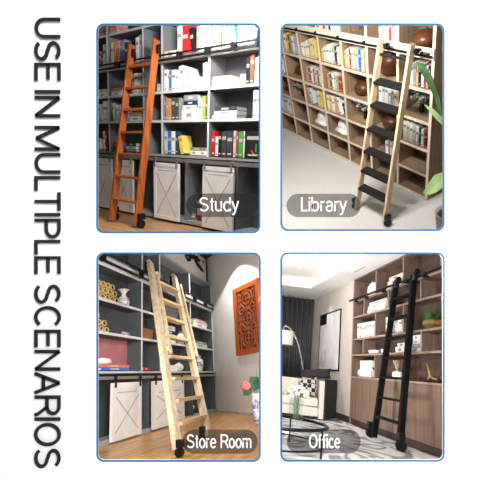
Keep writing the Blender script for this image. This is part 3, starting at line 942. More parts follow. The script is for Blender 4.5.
b = MB().box(SX[0] - .014, SX[-1] + .014, -.018, D, SZ[0] - .028, SZ[0] - .0005)
b.build('counter', mat('study counter', (150, 152, 154), .5, amp=.04), case)
MB().box(SX[0], SX[-1], D + .001, D + .02, .06, SZ[-1] + .03).build('back_panel', GREYB, case)
MB().box(SX[1] + .016, SX[2] - .016, D - .006, D, SZ[2] + .014, SZ[3] - .02).build('back_panel', REDREFL, case)  # added board that only carries that reflection
# fascia that carries the ladder rail
MB().box(SX[0], SX[-1], -.012, -.001, 2.105, 2.176).build('fascia', mat('white fascia', (236, 236, 236), .5, amp=.02), case)
rail = MB()
rail.bar((SX[0], -.075, 2.185), (SX[-1], -.075, 2.185), (0, 1, 0), .018, .022)
rail.bar((SX[0], -.06, 2.128), (SX[-1], -.06, 2.128), (0, 1, 0), .02, .026)
rb = rail.build('ladder_rail', BLK, case)
for x in (-1.62, -.95, .37, .86, 1.28, 1.62):
    MB().box(x - .018, x + .018, -.09, -.013, 2.12, 2.2).build('bracket', BLK, rb)
MB().cyl((1.66, -.075, 2.16), (1.66, -.075, 2.27), .03, n=12).build('end_stop', BLK, rb)
# base cabinet
for x in (-1.98, -1.02, -.20, .44, 1.33, 1.8):
    MB().box(x - .016, x + .016, .01, D, .07, SZ[0] - .031).build('base_divider', GREY, case)
MB().box(SX[0], SX[-1], .0, D, .03, .069).build('base_board', mat('study base', (150, 152, 156), .5, amp=.05), case)
MB().box(SX[0], SX[-1], .02, D, .0, .029).build('plinth', mat('study plinth', (70, 72, 75), .6), case)
MB().box(SX[0], SX[-1], -.05, -.042, .838, .884).build('door_rail', STEEL, case)
def barn_door(x0, x1, z0, z1, y, par, roller=BLK, grooves=DOORG, white=DOORW):
    d = MB().box(x0, x1, y - .012, y + .012, z0, z1).build('barn_door', white, par)
    f = MB(); yy = y - .018; w = (x1 - x0); t = w * .1
    for (a, b_, c, e) in ((x0, x0 + t, z0, z1), (x1 - t, x1, z0, z1), (x0 + t, x1 - t, z1 - t, z1), (x0 + t, x1 - t, z0, z0 + t)):
        f.box(a, b_, yy, y - .0121, c, e)
    f.build('frame', white, d)
    g = MB(); yg = y - .0135
    zz = z1 - t - (z1 - z0) * .07
    g.box(x0 + t * 1.6, x1 - t * 1.6, yg, y - .0122, zz, zz + .012)
    p = (x0 + t, z0 + t); q = (x1 - t, zz - .03)
    for a, b_ in (((p[0], p[1]), (q[0], q[1])), ((p[0], q[1]), (q[0], p[1]))):
        g.bar((a[0], yg, a[1]), (b_[0], yg, b_[1]), (0, 1, 0), .003, .014)
    g.build('cross_brace', grooves, d)
    for hx in (x0 + t * .7, x1 - t * .7):
        h = MB().box(hx - .014, hx + .014, y - .03, y - .0185, z1 - .05, z1 + .055).cyl((hx, y - .03, z1 + .05), (hx, y - .012, z1 + .05), .024, n=12)
        h.build('hanger', roller, d)
    return d
for x0, x1 in ((-1.66, -1.16), (-1.10, -.635), (-.145, .372), (.82, 1.335)):
    barn_door(x0, x1, .04, .815, -.04, case, roller=STEEL)
# ladder ---------------------------------------------------------
def ladder(name_label, fl, tl, fr, tr, fracs, thick, deep, m, tread_m, tread_d, tread_h, rod_first=False):
    t = thing('rolling_ladder', name_label, 'ladder', ((Vector(fl) + Vector(fr)) / 2)[:])
    for a, b_ in ((fl, tl), (fr, tr)):
        MB().bar(a, b_, (1, 0, 0), thick, deep).build('side_rail', m, t, bevel=.004)
    for i, f in enumerate(fracs):
        p, q = lerp(fl, tl, f), lerp(fr, tr, f)
        e = (q - p).normalized()
        p = p + e * thick * .52; q = q - e * thick * .52
        if rod_first and i == 0:
            MB().cyl(p, q, .014, n=10).build('grab_bar', tread_m, t)
        else:
            up = Vector((0, 0, 1))
            MB().bar(p, q, (0, 1, 0), tread_d, tread_h).build('rung', tread_m, t, bevel=.003)
    return t
LADW = wood('cherry ladder wood', (160, 84, 36), 'z', .2, .4)
LADR = wood('cherry rung wood', (176, 98, 44), 'x', .2, .4)
A = ((-.37, -.60, .02), (-.51, -.12, 2.37), (.21, -.62, .02), (.01, -.12, 2.37))
t = ladder('cherry brown wooden rolling ladder leaning on the grey bookcase', *A, [.874, .751, .63, .504, .381, .255, .126], 0.034, .098, LADW, LADR, .085, .03)
for p, sx in ((A[0], -1), (A[2], 1)):
    c = Vector(p) + (Vector((-.085, .11, 0)) if sx < 0 else Vector((.05, .03, 0)))
    w = MB().cyl((c.x - .018, c.y, .056), (c.x + .018, c.y, .056), .055, n=18)
    wh = w.build('wheel', BLK, t, smooth=False)
    MB().box(c.x - .026 , c.x + .026, c.y - .035, c.y + .05, .1145, .19).build('bracket', BLK, wh)
for p, sx in ((A[1], 1), (A[3], 1)):
    c = Vector(p) + Vector((sx * .052, .0, -.16))
    MB().box(c.x - .022, c.x + .022, c.y - .035, c.y + .012, c.z - .01, c.z + .055).cyl((c.x, c.y - .025, c.z + .075), (c.x + .035, c.y - .025, c.z + .075), .019, n=12).build('roller_hook', BLK, t)
fill(BOOKS, 'study', 'grey Study bookcase', .2, SX, .016)
# small things
REDB, REDL = mat('red striped box', (196, 58, 50), .6, kind='wood', rgb2=(226, 190, 182), scale=5, stretch=(1, 1, 7)), mat('red lid', (178, 46, 40), .6)
for x0, x1, lab in ((-1.84, -1.31, 'red and white striped box on the top shelf, the left of two'), (-1.262, -1.08, 'small red and white striped box on the top shelf, the right of two')):
    t = thing('storage_box', lab, 'box', ((x0 + x1) / 2, .14, 2.624))
    MB().box(x0 + .004, x1 - .004, .04, .24, 2.624, 2.80).build('body', REDB, t)
    MB().box(x0, x1, .03, .25, 2.801, 2.83).build('lid', REDL, t)
# the broad black book at the right end carries two crossed sticks
bb = [o for o in bpy.data.objects if o.get('label', '').startswith('black') and 'bottom row right column' in o['label']][-1]
bx = BASE[bb.name]
b = MB(); b.bar((bx[0] - .03, .0275, 1.03), (bx[0] + .02, .0275, .98), (0, 1, 0), .002, .014)
b.build('orange_stick', mat('orange print', (222, 96, 44), .6), bb)
b = MB(); b.bar((bx[0] + .045, .0275, 1.10), (bx[0] + .045, .0275, 1.01), (0, 1, 0), .002, .014)
b.build('green_stick', mat('green print', (80, 170, 70), .6), bb)
def canister(x, y, z, r, h, m, lab, m2):
    t = thing('canister', lab, 'canister', (x, y, z))
    MB().lathe((x, y, z), [(r * .96, .001), (r, .01), (r, h * .82), (r * .9, h * .86)], 18).build('body', m, t, smooth=False)
    MB().lathe((x, y, z + h * .865), [(r * .94, 0), (r * .94, h * .1), (r * .6, h * .13)], 18).build('lid', m2, t)
    MB().lathe((x, y, z + h * .3), [(r * 1.006, 0), (r * 1.006, h * .34)], 18).build('label_band', mat('canister band', (226, 214, 204), .6), t)
canister(.60, .14, .07, .052, .27, mat('red tin', (150, 34, 40), .4), 'red and white tin between the two right barn doors', mat('tin lid', (220, 216, 210), .4))
canister(.505, .10, .07, .03, .15, mat('pinkish tin', (150, 120, 112), .5), 'small dull pink tin beside the red and white tin', mat('tin lid dark', (90, 86, 84), .4))
# floor
OAKF = mat('oak floor boards', (206, 160, 108), .35, kind='planks', amp=.14, scale=4, stretch=(.6, 5, 1), spec=.4)
structure(MB().box(-2.2, 1.8, -1.26, .32, -.03, -.001).build('floor_study', OAKF))
structure(MB().box(-2.05, 1.82, D + .022, D + .05, -.03, 3.1).build('wall_back_study', mat('study wall', (150, 150, 150), .8)))

# ================================================================ LIBRARY
W[0] = ROOM_LIB
CLIP[0] = BOOTH['lib']
ROOMNAME[0] = 'Library'
LW = wood('shaded oak board', (150, 126, 100), 'x', .14)  # oak darkened inside the cells: shade put into boards, uprights and back
LWV = wood('shaded oak upright', (150, 126, 100), 'z', .14)
LE = wood('oak edge', (226, 208, 184), 'z', .06)
LB = wood('shaded oak back', (104, 84, 64), 'x', .14)
LX = [-1.72, -1.315, -.935, -.51, -.089, .33, .77, 1.203]
LZ = [.028, .34, .666, .992, 1.339, 1.694, 2.06]
D = .27
case = thing('bookcase', 'light oak open bookcase of square cubes in the upper right opening', 'bookcase', (0, .14, 0))
for i, x in enumerate(LX):
    h = .016
    MB().box(x - h, x + h, .005, D, .0, LZ[-1] + .03).box(x - h, x + h, 0, .005, .0, LZ[-1] + .03, 1).build('side_panel' if i in (0, 7) else 'divider', [LWV, LE], case)
for j, z in enumerate(LZ):
    for x0, x1 in zip(LX[:-1], LX[1:]):
        a = .028 if j == 0 else .02
        MB().box(x0 + .0165, x1 - .0165, .005, D, z - a, z + .012).box(x0 + .0165, x1 - .0165, 0, .005, z - a, z + .012, 1).build('shelf', [LW, LE], case)
MB().box(LX[0], LX[-1] + .016, D + .001, D + .018, 0, LZ[-1] + .03).build('back_panel', LB, case)
CREAM = mat('cream rail board', (236, 224, 200), .5, amp=.04)
MB().box(LX[0], LX[-1] + .016, -.016, -.001, 1.665, 1.765).build('rail_board', CREAM, case)
rl = MB().bar((LX[0], -.034, 1.70), (LX[-1] + .01, -.034, 1.70), (0, 1, 0), .012, .02).build('ladder_rail', BLK, case)
for x in (-1.25, -.88, -.5, -.09, .33, .68, 1.09, 1.17):
    MB().box(x - .008, x + .008, -.042, -.017, 1.688, 1.728).build('bracket', BLK, rl)
PALE = wood('pale maple rail', (216, 192, 154), 'z', .08)
TREAD = mat('black ribbed tread', (20, 19, 19), .7, amp=.2, scale=60)
A = ((.74, -.64, .02), (.69, -.13, 1.83), (1.17, -.62, .02), (1.07, -.13, 1.835))
t = ladder('pale maple rolling ladder with wide black treads on the oak bookcase', *A, [.927, .792, .669, .531, .399, .275, .158], .03, .07, PALE, TREAD, .105, .028, rod_first=True)
for p, sx in ((A[0], -1), (A[2], 1)):
    c = Vector(p) + Vector((sx * .04, .01, 0))
    wh = MB().cyl((c.x - .013, c.y, .046), (c.x + .013, c.y, .046), .045, n=18).build('wheel', BLK, t)
    MB().box(c.x - .02, c.x + .02, c.y - .03, c.y + .035, .093, .15).build('bracket', BLK, wh)
for p in (A[1], A[3]):
    c = Vector(p) + Vector((.045, .0, -.1))
    MB().box(c.x - .018, c.x + .018, c.y - .01, c.y + .03, c.z + .02, c.z + .06).cyl((c.x, c.y + .02, c.z + .05), (c.x + .03, c.y + .02, c.z + .05), .014, n=12).build('roller_hook', BLK, t)
fill(BOOKS, 'lib', 'oak Library bookcase', .19, LX, .018)
# wooden gourds
GOURD = wood('polished brown wood', (84, 48, 27), 'x', .2, .35)
def gourd(x, z, r, h, lab, tall=False):
    t = thing('wooden_jar' if tall else 'wooden_gourd', lab, 'jar' if tall else 'ornament', (x, .13, z))
    if tall:
        MB().lathe((x, .13, z), [(r * .6, .001), (r * .92, h * .12), (r, h * .45), (r * .9, h * .75), (r * .55, h * .86), (r * .5, h * .9)], 20).build('body', GOURD, t, smooth=True)
        MB().lathe((x, .13, z + h * .9), [(r * .56, .001), (r * .5, h * .06), (r * .1, h * .09)], 16).build('lid', mat('dark lid', (70, 46, 30), .5), t)
    else:
        MB().ball((x, .13, z + h * .47), (r, min(r, .12), h * .47), 20, rib=9).build('body', GOURD, t, smooth=True)
        MB().cyl((x, .13, z + h * .9), (x + .008, .13, z + h * 1.08), .012, .006, n=8).build('stem', mat('dark stem', (60, 42, 28), .6), t)
SH = .0125
gourd(-1.15, .992 + SH, .085, .14, 'brown wooden gourd in second row, leftmost whole cube')
gourd(.12, .992 + SH, .12, .19, 'large brown wooden gourd in second row just before the ladder')
gourd(.56, 1.339 + SH, .12, .26, 'tall brown lidded wooden jar behind the top of the ladder', True)
gourd(.57, .666 + SH, .12, .20, 'brown wooden gourd in third row behind the ladder')
gourd(1.0, 1.694 + SH, .13, .17, 'brown wooden gourd above the rail at the right end')
gourd(-1.46, .666 + SH, .1, .2, 'brown wooden gourd cut by the left edge of the opening')
# eucalyptus in black vases
EUC = mat('grey green leaves', (206, 212, 198), .6, amp=.2)
EUC2 = mat('dusty green leaves', (150, 160, 136), .6, amp=.25)
def sprig(x, z, h, w, lab, vase_h):
    t = thing('vase_plant', lab, 'plant', (x, .13, z))
    MB().lathe((x, .13, z), [(.016, .001), (.024, vase_h * .2), (.026, vase_h * .6), (.018, vase_h * .9), (.022, vase_h)], 14).build('vase', BLK, t, smooth=True)
    rnd = random.Random(int(x * 100) + 3)
    st = MB(); lv = MB()
    for k in range(16):
        a = rnd.uniform(0, 2 * PI); e = rnd.uniform(.3, 1)
        tip = Vector((x + math.cos(a) * w * e, .13 + math.sin(a) * .06 * e - .04, z + vase_h + (h - vase_h) * rnd.uniform(.45, 1)))
        bs = Vector((x, .13, z + vase_h * .9))
        mid = (bs + tip) / 2 + Vector((0, 0, .03))
        pts = [bs, mid, tip]
        st.tube(pts, .0025, 5)
        for m in range(9):
            f = .3 + .7 * m / 8
            c = lerp(bs, mid, f * 2) if f < .5 else lerp(mid, tip, f * 2 - 1)
            d = Vector((rnd.uniform(-1, 1), rnd.uniform(-1, .6), rnd.uniform(-.6, .9))).normalized()
            c.y = min(c.y, .16); c.z = min(c.z, z + h - .03); c.x = max(x - w, min(x + w, c.x))
            if c.z < z + .05: continue
            lv.leaf([c, c + d * .018, c + d * .036], .024, (rnd.uniform(-.5, .5), -1, rnd.uniform(0, 1)), th=.0008, mi=rnd.randint(0, 1))
    st.build('stems', EUC2, t)
    lv.build('leaves', [EUC, EUC2], t)
sprig(-1.16, .666 + SH, .28, .10, 'grey green sprigs in black vase, third row, leftmost cube', .09)
sprig(.12, .666 + SH, .28, .13, 'grey green sprigs in black vase, third row beside the ladder', .10)
sprig(.98, .992 + SH, .29, .14, 'grey green sprigs in black vase at the right end, second row', .10)
# white folded ornaments
PORC = mat('white porcelain', (240, 238, 234), .35, amp=.02)
def shell(x, z, r, h, lab):
    t = thing('shell_ornament', lab, 'ornament', (x, .13, z))
    rnd = random.Random(int(x * 1000))
    b = MB(); n = 32
    vs, fs = [], []
    P = ((.25, .001), (.8, .006), (1.0, h * .16), (.97, h * .19), (.74, h * .14), (.62, h * .45), (.46, h * .78), (.22, h * .97), (.03, h))
    for f, dz in P:
        for i in range(n):
            a = 2 * PI * i / n
            wv = 1 + .06 * math.sin(5 * a) * f
            tw = .02 * math.sin(3 * a + .6) if f > .9 else 0
            vs.append(Vector((x + r * f * wv * math.cos(a), .13 + min(r, .105) * f * wv * math.sin(a), z + dz + max(0, tw))))
    for kk in range(len(P) - 1):
        fs += [(kk * n + i, kk * n + (i + 1) % n, (kk + 1) * n + (i + 1) % n, (kk + 1) * n + i) for i in range(n)]
    fs += [tuple(range(n - 1, -1, -1)), tuple(range((len(P) - 1) * n, len(P) * n))]
    b._faces(vs, fs, 0)
    b.build('body', PORC, t, smooth=True)
    b = MB()
    for q in range(5):
        a = -2.6 + q * .42
        b.tube([(x + r * .66 * math.cos(a), .13 + .07 * math.sin(a), z + h * .42), (x + r * .5 * math.cos(a), .13 + .052 * math.sin(a), z + h * .76), (x, .13, z + h * 1.0)], [.008, .009, .006], 6)
    b.build('folds', PORC, t, smooth=True)
shell(-.74, .34 + SH, .17, .22, 'white folded porcelain shell in fourth row, second cube')
shell(-.30, .34 + SH, .16, .22, 'white folded porcelain shell in fourth row, nearer the ladder')
# big leaf plant in the corner
GL = mat('glossy green leaf', (62, 92, 52), .35, amp=.3, scale=5)
GL2 = mat('bright green leaf', (150, 180, 120), .4, amp=.2, scale=5)
base = Vector((1.70, -.26, 0))
t = thing('potted_plant', 'large leafy green plant in a grey pot beside the oak bookcase', 'plant', base[:])
MB().lathe(base, [(.08, .001), (.10, .03), (.12, .24), (.13, .26), (.11, .26), (.10, .22)], 24).build('pot', mat('grey stone pot', (168, 168, 166), .6, amp=.15), t, smooth=True)
MB().lathe(base + Vector((0, 0, .215)), [(.1, 0), (.1, .01)], 18).build('soil', mat('dark soil', (54, 44, 36), .9), t)
s = MB(); 
s.tube([base + Vector((0, 0, .24)), (1.72, -.4, .8), (1.82, -.5, 1.3), (1.84, -.55, 1.62)], [.016, .014, .012, .008], 8)
s.tube([(1.70, -.38, .7), (1.80, -.42, .85), (1.84, -.45, .86)], .008, 6)
s.build('stem', mat('plant stem', (92, 104, 62), .6), t)
MB().leaf([(1.80, -.5, 1.25), (1.762, -.5, 1.40), (1.69, -.5, 1.63), (1.60, -.5, 1.77), (1.52, -.5, 1.85), (1.448, -.5, 1.88)], .13, (-.6, -.8, .3), th=.002, shape=1.1).build('leaf', GL, t)
MB().leaf([(1.80, -.5, 1.38), (1.72, -.5, 1.44), (1.64, -.5, 1.49), (1.555, -.5, 1.527)], .05, (-.3, -.8, .5), th=.002).build('leaf', GL2, t)
MB().leaf([(1.82, -.45, .84), (1.77, -.46, .80), (1.71, -.47, .74), (1.65, -.48, .66), (1.58, -.5, .585)], .19, (-.2, -.7, .7), th=.002).build('leaf', GL2, t)
MB().leaf([(1.84, -.5, 1.5), (1.88, -.5, 1.75), (1.90, -.52, 1.9), (1.88, -.6, 2.0)], .14, (-.8, -.5, .2), th=.002).build('leaf', GL, t)
MB().leaf([(1.84, -.5, 1.3), (1.9, -.4, 1.35), (1.96, -.3, 1.3)], .12, (-.5, -.8, .4), th=.002).build('leaf', GL, t)
# setting
structure(MB().box(-2.6, 2.1, -1.62, D + .019, -.03, -.0005).build('floor_library', mat('pale stone carpet', (206, 202, 196), .85, amp=.04, scale=50, spec=.1)))
structure(MB().box(-1.9, 2.1, D + .02, D + .05, -.03, 2.15).build('wall_back_library', mat('taupe wall', (112, 98, 84), .8, amp=.05)))

# ================================================================ STORE ROOM
W[0] = ROOM_STORE
CLIP[0] = BOOTH['store']
ROOMNAME[0] = 'Store Room'
SG = mat('store grey laminate', (84, 88, 90), 0.55, amp=.05)
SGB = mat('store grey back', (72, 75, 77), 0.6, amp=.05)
SE = mat('store pale edge', (214, 215, 217), 0.5, amp=.03)
SX = [-2.3, -.666, -.093, 1.176, 2.41]
SZ = [.721, 1.122, 1.48, 1.871]
TOP = 2.384
D = .2
case = thing('bookcase', 'grey bookcase with sliding white barn doors in the lower left opening', 'bookcase', (0, .1, 0))
for i, x in enumerate(SX):
    MB().box(x - .018, x + .018, .005, D, SZ[0], TOP - .001).box(x - .018, x + .018, 0, .005, SZ[0], TOP - .001, 1).build('divider', [SG, SE], case)
for j, z in enumerate(SZ[1:]):
    for x0, x1 in zip(SX[:-1], SX[1:]):
        MB().box(x0 + .0185, x1 - .0185, .005, D, z - .018, z + .012).box(x0 + .0185, x1 - .0185, 0, .005, z - .018, z + .012, 1).build('shelf', [SG, SE], case)
MB().box(SX[0], SX[-1] + .018, -.01, D, TOP, TOP + .03).build('cornice', mat('store cornice', (150, 152, 154), .5, amp=.03), case)
MB().box(SX[0], SX[-1] + .018, -.05, D, SZ[0] - .022, SZ[0] - .0005).build('counter', mat('store counter', (190, 192, 195), .5, amp=.03), case)
MB().box(SX[0], SX[-1], D + .001, D + .02, .05, TOP).build('back_panel', SGB, case)
MB().box(SX[0] + .02, SX[1] - .02, D - .006, D, SZ[0] + .002, SZ[1] - .02).build('back_panel', mat('rose light tint', (172, 112, 112), .6, amp=.06), case)  # last board is added; its rose colour stands for reddish light here
MB().box(SX[0], SX[-1] + .018, -.014, -.001, 1.875, 1.965).build('fascia', mat('store fascia', (214, 215, 218), .5, amp=.02), case)
rl = MB()
rl.bar((SX[0], -.06, 1.975), (SX[-1] + .05, -.06, 1.975), (0, 1, 0), .018, .02)
rl.bar((SX[0], -.05, 1.89), (SX[-1] + .05, -.05, 1.89), (0, 1, 0), .018, .028)
rl = rl.build('ladder_rail', BLK, case)
for x in (-1.72, -.78, -.2, .75, 1.3, 1.9, 2.42):
    MB().box(x - .02, x + .02, -.075, -.015, 1.88, 1.985).build('bracket', BLK, rl)
for x in (-2.28, -.666, -.46, 1.176, 2.39):
    MB().box(x - .018, x + .018, .005, D, .05, SZ[0] - .0225).build('base_divider', SG, case)
MB().box(SX[0], SX[-1], 0, D, .0, .049).build('base_board', mat('store base', (156, 160, 164), .5, amp=.05), case)
MB().box(SX[0], SX[-1], -.045, -.037, .635, .668).build('door_rail', STEEL, case)
for x0, x1 in ((-1.445, -.765), (-.44, .66)):
    barn_door(x0, x1, .02, .60, -.03, case)
fill(BOOKS, 'store', 'grey Store Room bookcase', .13, SX, .02)
# ladder
PINE = wood('pale pine ladder wood', (222, 200, 166), 'z', .12)
PINER = wood('pine tread wood', (216, 184, 138), 'x', .14)
A = ((-2.2, -1.07, .02), (-.686, -.12, 2.11), (-1.38, -1.07, .02), (.157, -.12, 2.10))
t = ladder('pale pine rolling ladder with flat treads and handrails on the grey bookcase', *A, [.852, .725, .607, .492, .383, .276, .182, .094], .105, .05, PINE, PINER, .11, .03)
for a, b_ in ((A[0], A[1]), (A[2], A[3])):
    off = Vector((.115, -.03, 0))
    p0, p1 = lerp(a, b_, .40) + off, lerp(a, b_, .93) + off
    d = (p1 - p0)
    MB().bar(p0, p1, (1, 0, 0), .042, .036).build('handrail', PINE, t, bevel=.008)
    for f in (.04, .5, .97):
        c = p0 + d * f
        MB().obox(c - off * .42, (.028, 0, 0), (0, .03, 0), (0, 0, .02)).build('handrail_block', PINE, t)
for p in (A[0], A[2]):
    c = Vector(p) + (Vector((-.12, -.06, 0)) if p is A[0] else Vector((-.03, .06, 0)))
    wh = MB().cyl((c.x - .02, c.y, .036), (c.x + .02, c.y, .036), .035, n=18).build('wheel', BLK, t)
    MB().box(c.x - .03, c.x + .03, c.y - .03, c.y + .02, .072, .13).build('bracket', BLK, wh)
for p in (A[1], A[3]):
    c = Vector(p)
    MB().box(c.x - .09, c.x - .062, c.y - .0, c.y + .035, c.z - .16, c.z - .02).build('roller_hook', BLK, t)
# straw rings piled on two shelves
STRAW = mat('straw rings', (222, 184, 116), .8, amp=.25, scale=40)
proto = None
def ring_pile(x0, n0, step, z, R, grp, lab):
    global proto
    rows = 0
    n = n0
    zz = z
    while n > 0 and rows < 3:
        for i in range(n):
            x = x0 + step * (i + .5 * rows)
            if proto is None:
                proto = MB().torus((x, .07, zz + R * 1.30), R, R * .27, (0.1, 1, .04), 14, 6).torus((x, .11, zz + R * 1.30), R * .95, R * .27, (0.08, 1, -.04), 14, 6).stretch(x, 1.28).build('straw_ring', STRAW, base=(x, .09, zz), smooth=True)
                o = proto
                PB['p'] = (x, .09, zz, R)
            else:
                o = proto.copy(); COL.objects.link(o)
                s = R / PB['p'][3]
                o.matrix_world = W[0] @ Matrix.Translation((x, .09, zz)) @ Matrix.Rotation(random.uniform(-.06, .06), 4, 'Y') @ Matrix.Scale(s * random.uniform(.92, .98), 4)
                BASE[o.name] = (x, .09, zz)
            tag(o, lab, 'straw ring', grp)
        rows += 1
        zz += R * 2.3
        n = n - random.choice((1, 2))
PB = {}
ring_pile(-1.72, 6, .105, 1.496, .031, 'straw rings on the upper shelf', 'straw coloured ring in the pile beside the blue white vase')
ring_pile(-1.72, 4, .105, 1.138, .029, 'straw rings on the lower shelf', 'straw coloured ring in the pile on shelf above rose lit niche')
CHINA = mat('white glazed china', (236, 236, 236), .25, amp=.02)
COBALT = mat('cobalt painted china', (60, 76, 140), .3, kind='swirl', rgb2=(226, 228, 236), scale=12)
def vase(name, lab, x, y, z, prof, h, r, bands):
    t = thing(name, lab, 'vase', (x, y, z))
    sy = min(1, .075 / r)
    MB().lathe((x, y, z), [(a * r, b_ * h + .001) for a, b_ in prof], 22, sy=sy).build('body', CHINA, t, smooth=True)
    for z0, z1, rr, m in bands:
        MB().lathe((x, y, z), [(rr[0] * r * 1.012, z0 * h), (rr[1] * r * 1.012, z1 * h)], 22, sy=sy).build('painted_band', m, t, smooth=True)
    return t
vase('porcelain_vase', 'blue and white flared porcelain vase beside the straw rings', -.975, .1, 1.492,
     [(.55, 0), (.8, .08), (1, .28), (.85, .48), (.4, .62), (.3, .78), (.75, .96), (.95, 1.0), (.7, .98)], .215, .085, [(.06, .24, (.78, .98), COBALT), (.28, .46, (1.0, .87), COBALT)])
vase('porcelain_vase', 'white painted porcelain jar on the counter at the wall end', 1.80, .1, .7215,
     [(.5, 0), (.75, .05), (1, .5), (.9, .72), (.5, .83), (.45, .9), (.6, 1.0), (.4, .98)], .275, .16, [(.35, .6, (.97, .99), mat('floral band', (230, 226, 222), .3, kind='swirl', rgb2=(120, 110, 120), scale=9))])
# white rounded jar on the coral book
t = thing('white_jar', 'white rounded jar standing on the coral and blue books', 'jar', (-1.44, .08, .797))
MB().lathe((-1.44, .08, .798), [(.08, 0), (.13, .012), (.145, .035), (.12, .06), (.05, .07)], 20, sy=.45).build('body', CHINA, t, smooth=True)
def carton(x0, x1, z, h, m, lab, y0=.02, y1=.16, lid=None):
    t = thing('box', lab, 'box', ((x0 + x1) / 2, (y0 + y1) / 2, z))
    MB().box(x0, x1, y0, y1, z + .001, z + h * .72).build('body', m, t)
    MB().box(x0 - .004, x1 + .004, y0 - .003, y1 + .003, z + h * .722, z + h).build('lid', lid or m, t)
WBOX = mat('white card', (236, 235, 232), .7, amp=.02)
GBOX = mat('grey card', (142, 146, 150), .7, amp=.04)
carton(-1.49, -.98, 1.8835, .15, GBOX, 'grey lidded box on the shelf above the ladder rail, left end')
carton(-1.9, -1.56, 1.8835, .19, mat('red card', (176, 44, 40), .6, amp=.05), 'red box on the shelf above the ladder rail at left edge')
carton(-.60, -.30, 1.134, .13, mat('brown card', (150, 98, 52), .7, amp=.1), 'brown box in the narrow column left of the ladder')
carton(-.60, -.36, 1.492, .18, mat('dark card', (56, 54, 52), .7, amp=.1), 'dark box in the narrow column above the brown box')
carton(1.36, 1.86, 1.8835, .10, GBOX, 'grey lidded box on the shelf above the rail, right end')
carton(.15, .62, 1.492, .16, mat('dark grey card', (84, 88, 92), .7, amp=.05), 'dark grey box behind the upper ladder treads')
carton(.20, .58, .7215, .09, WBOX, 'white box on the counter seen between ladder treads')
# soft white bags
def bag(x, z, rx, h, lab):
    t = thing('cloth_bag', lab, 'bag', (x, .09, z))
    MB().ball((x, .09, z + h * .48 + .004), (rx, .06, h * .48), 18, jitter=.03).build('body', WBOX, t, smooth=True)
    MB().cyl((x, .09, z + h * .9), (x + .01, .09, z + h * 1.08), .02, .03, n=10).build('tie', mat('bag tie', (206, 150, 150), .8), t)
bag(1.30, 1.134, .10, .19, 'white cloth bag on the shelf right of the ladder')
bag(.90, 1.134, .16, .2, 'white cloth bag behind the right ladder rail')
bag(.80, .7215, .16, .13, 'low white cloth bag on counter beside the right ladder rail')
# grey round ornament on upper shelf behind ladder
t = thing('stone_ornament', 'grey rounded ornament on the upper shelf behind the ladder top', 'ornament', (.13, .1, 1.8835))
MB().ball((.13, .1, 1.99), (.13, .07, .10), 18, jitter=.06).build('body', GBOX, t, smooth=True)
MB().ball((.13, .1, 2.12), (.07, .05, .045), 14, jitter=.06).build('top_knob', GBOX, t, smooth=True)
# flat red tray and glass bottle lying
t = thing('tray', 'flat red tray lying beside the lower straw rings', 'tray', (-1.18, .09, 1.134))
MB().box(-1.30, -1.06, .03, .15, 1.135, 1.141).build('tray_base', mat('red lacquer', (176, 30, 32), .35), t)
MB().box(-1.30, -1.06, .03, .036, 1.1415, 1.152).box(-1.30, -1.06, .144, .15, 1.1415, 1.152).build('rim', mat('red lacquer rim', (150, 24, 28), .35), t)
t = thing('bottle', 'grey glass bottle lying on its side beside the red tray', 'bottle', (-.93, .08, 1.134))
MB().cyl((-1.03, .08, 1.162), (-.87, .08, 1.162), .027, n=16).cyl((-.87, .08, 1.162), (-.83, .08, 1.162), .024, .01, n=16).build('body', mat('grey glass', (176, 182, 192), .15, amp=.03), t, smooth=True)
MB().cyl((-.829, .08, 1.162), (-.80, .08, 1.162), .011, n=12).build('cap', BLK, t)
# calligraphy scroll frame on the wall above
YB = D + .0225
structure(MB().box(-2.4, 2.6, YB, YB + .03, 0, 3.0).build('wall_back_store', mat('store back wall', (150, 146, 140), .85, amp=.03)))
t = thing('framed_calligraphy', 'framed black calligraphy panel above the bookcase in lower left opening', 'picture', (1.0, .12, TOP + .03))
FR = mat('dark red frame', (74, 22, 22), .4, amp=.1)
PAPER = mat('grey rice paper', (206, 203, 198), .8, amp=.02)
x0, x1, z0, z1, y = -.6, 2.39, TOP + .032, TOP + .58, .06
MB().box(x0 + .03, x1 - .05, y, y + .01, z0 + .025, z1 - .04).build('paper', PAPER, t)
for a, b_, c, d in ((x0, x1, z0, z0 + .024), (x0, x1, z1 - .039, z1), (x0, x0 + .029, z0 + .0245, z1 - .0395), (x1 - .049, x1, z0 + .0245, z1 - .0395)):
    MB().box(a, b_, y - .015, y + .02, c, d).build('frame', FR, t)
def stroke(px, r=.03):
    b.tube([(q[0], y - .003, q[1]) for q in px], [r * (0.6 + .8 * math.sin(PI * (i + .5) / len(px))) for i in range(len(px))], 6)
b = MB()
stroke([(1.17, 2.80), (1.16, 2.70), (1.28, 2.66), (1.42, 2.70), (1.46, 2.80), (1.34, 2.85)], .032)
stroke([(1.20, 2.74), (1.5, 2.77), (1.86, 2.85)], .034); stroke([(1.62, 2.86), (1.66, 2.76), (1.80, 2.71), (1.98, 2.67), (2.17, 2.635)], .04); stroke([(1.66, 2.80), (1.85, 2.80), (2.0, 2.82)], .03)
bmesh.ops.scale(b.bm, vec=(1, .12, 1), space=Matrix.Translation((0, -(y - .003), 0)), verts=b.bm.verts)
b.build('brush_strokes', mat('brush ink', (20, 20, 20), .8), t)
MB().box(2.13, 2.23, y - .003, y - .0005, 2.80, 2.87).build('red_seal', mat('seal red', (182, 40, 48), .8), t)
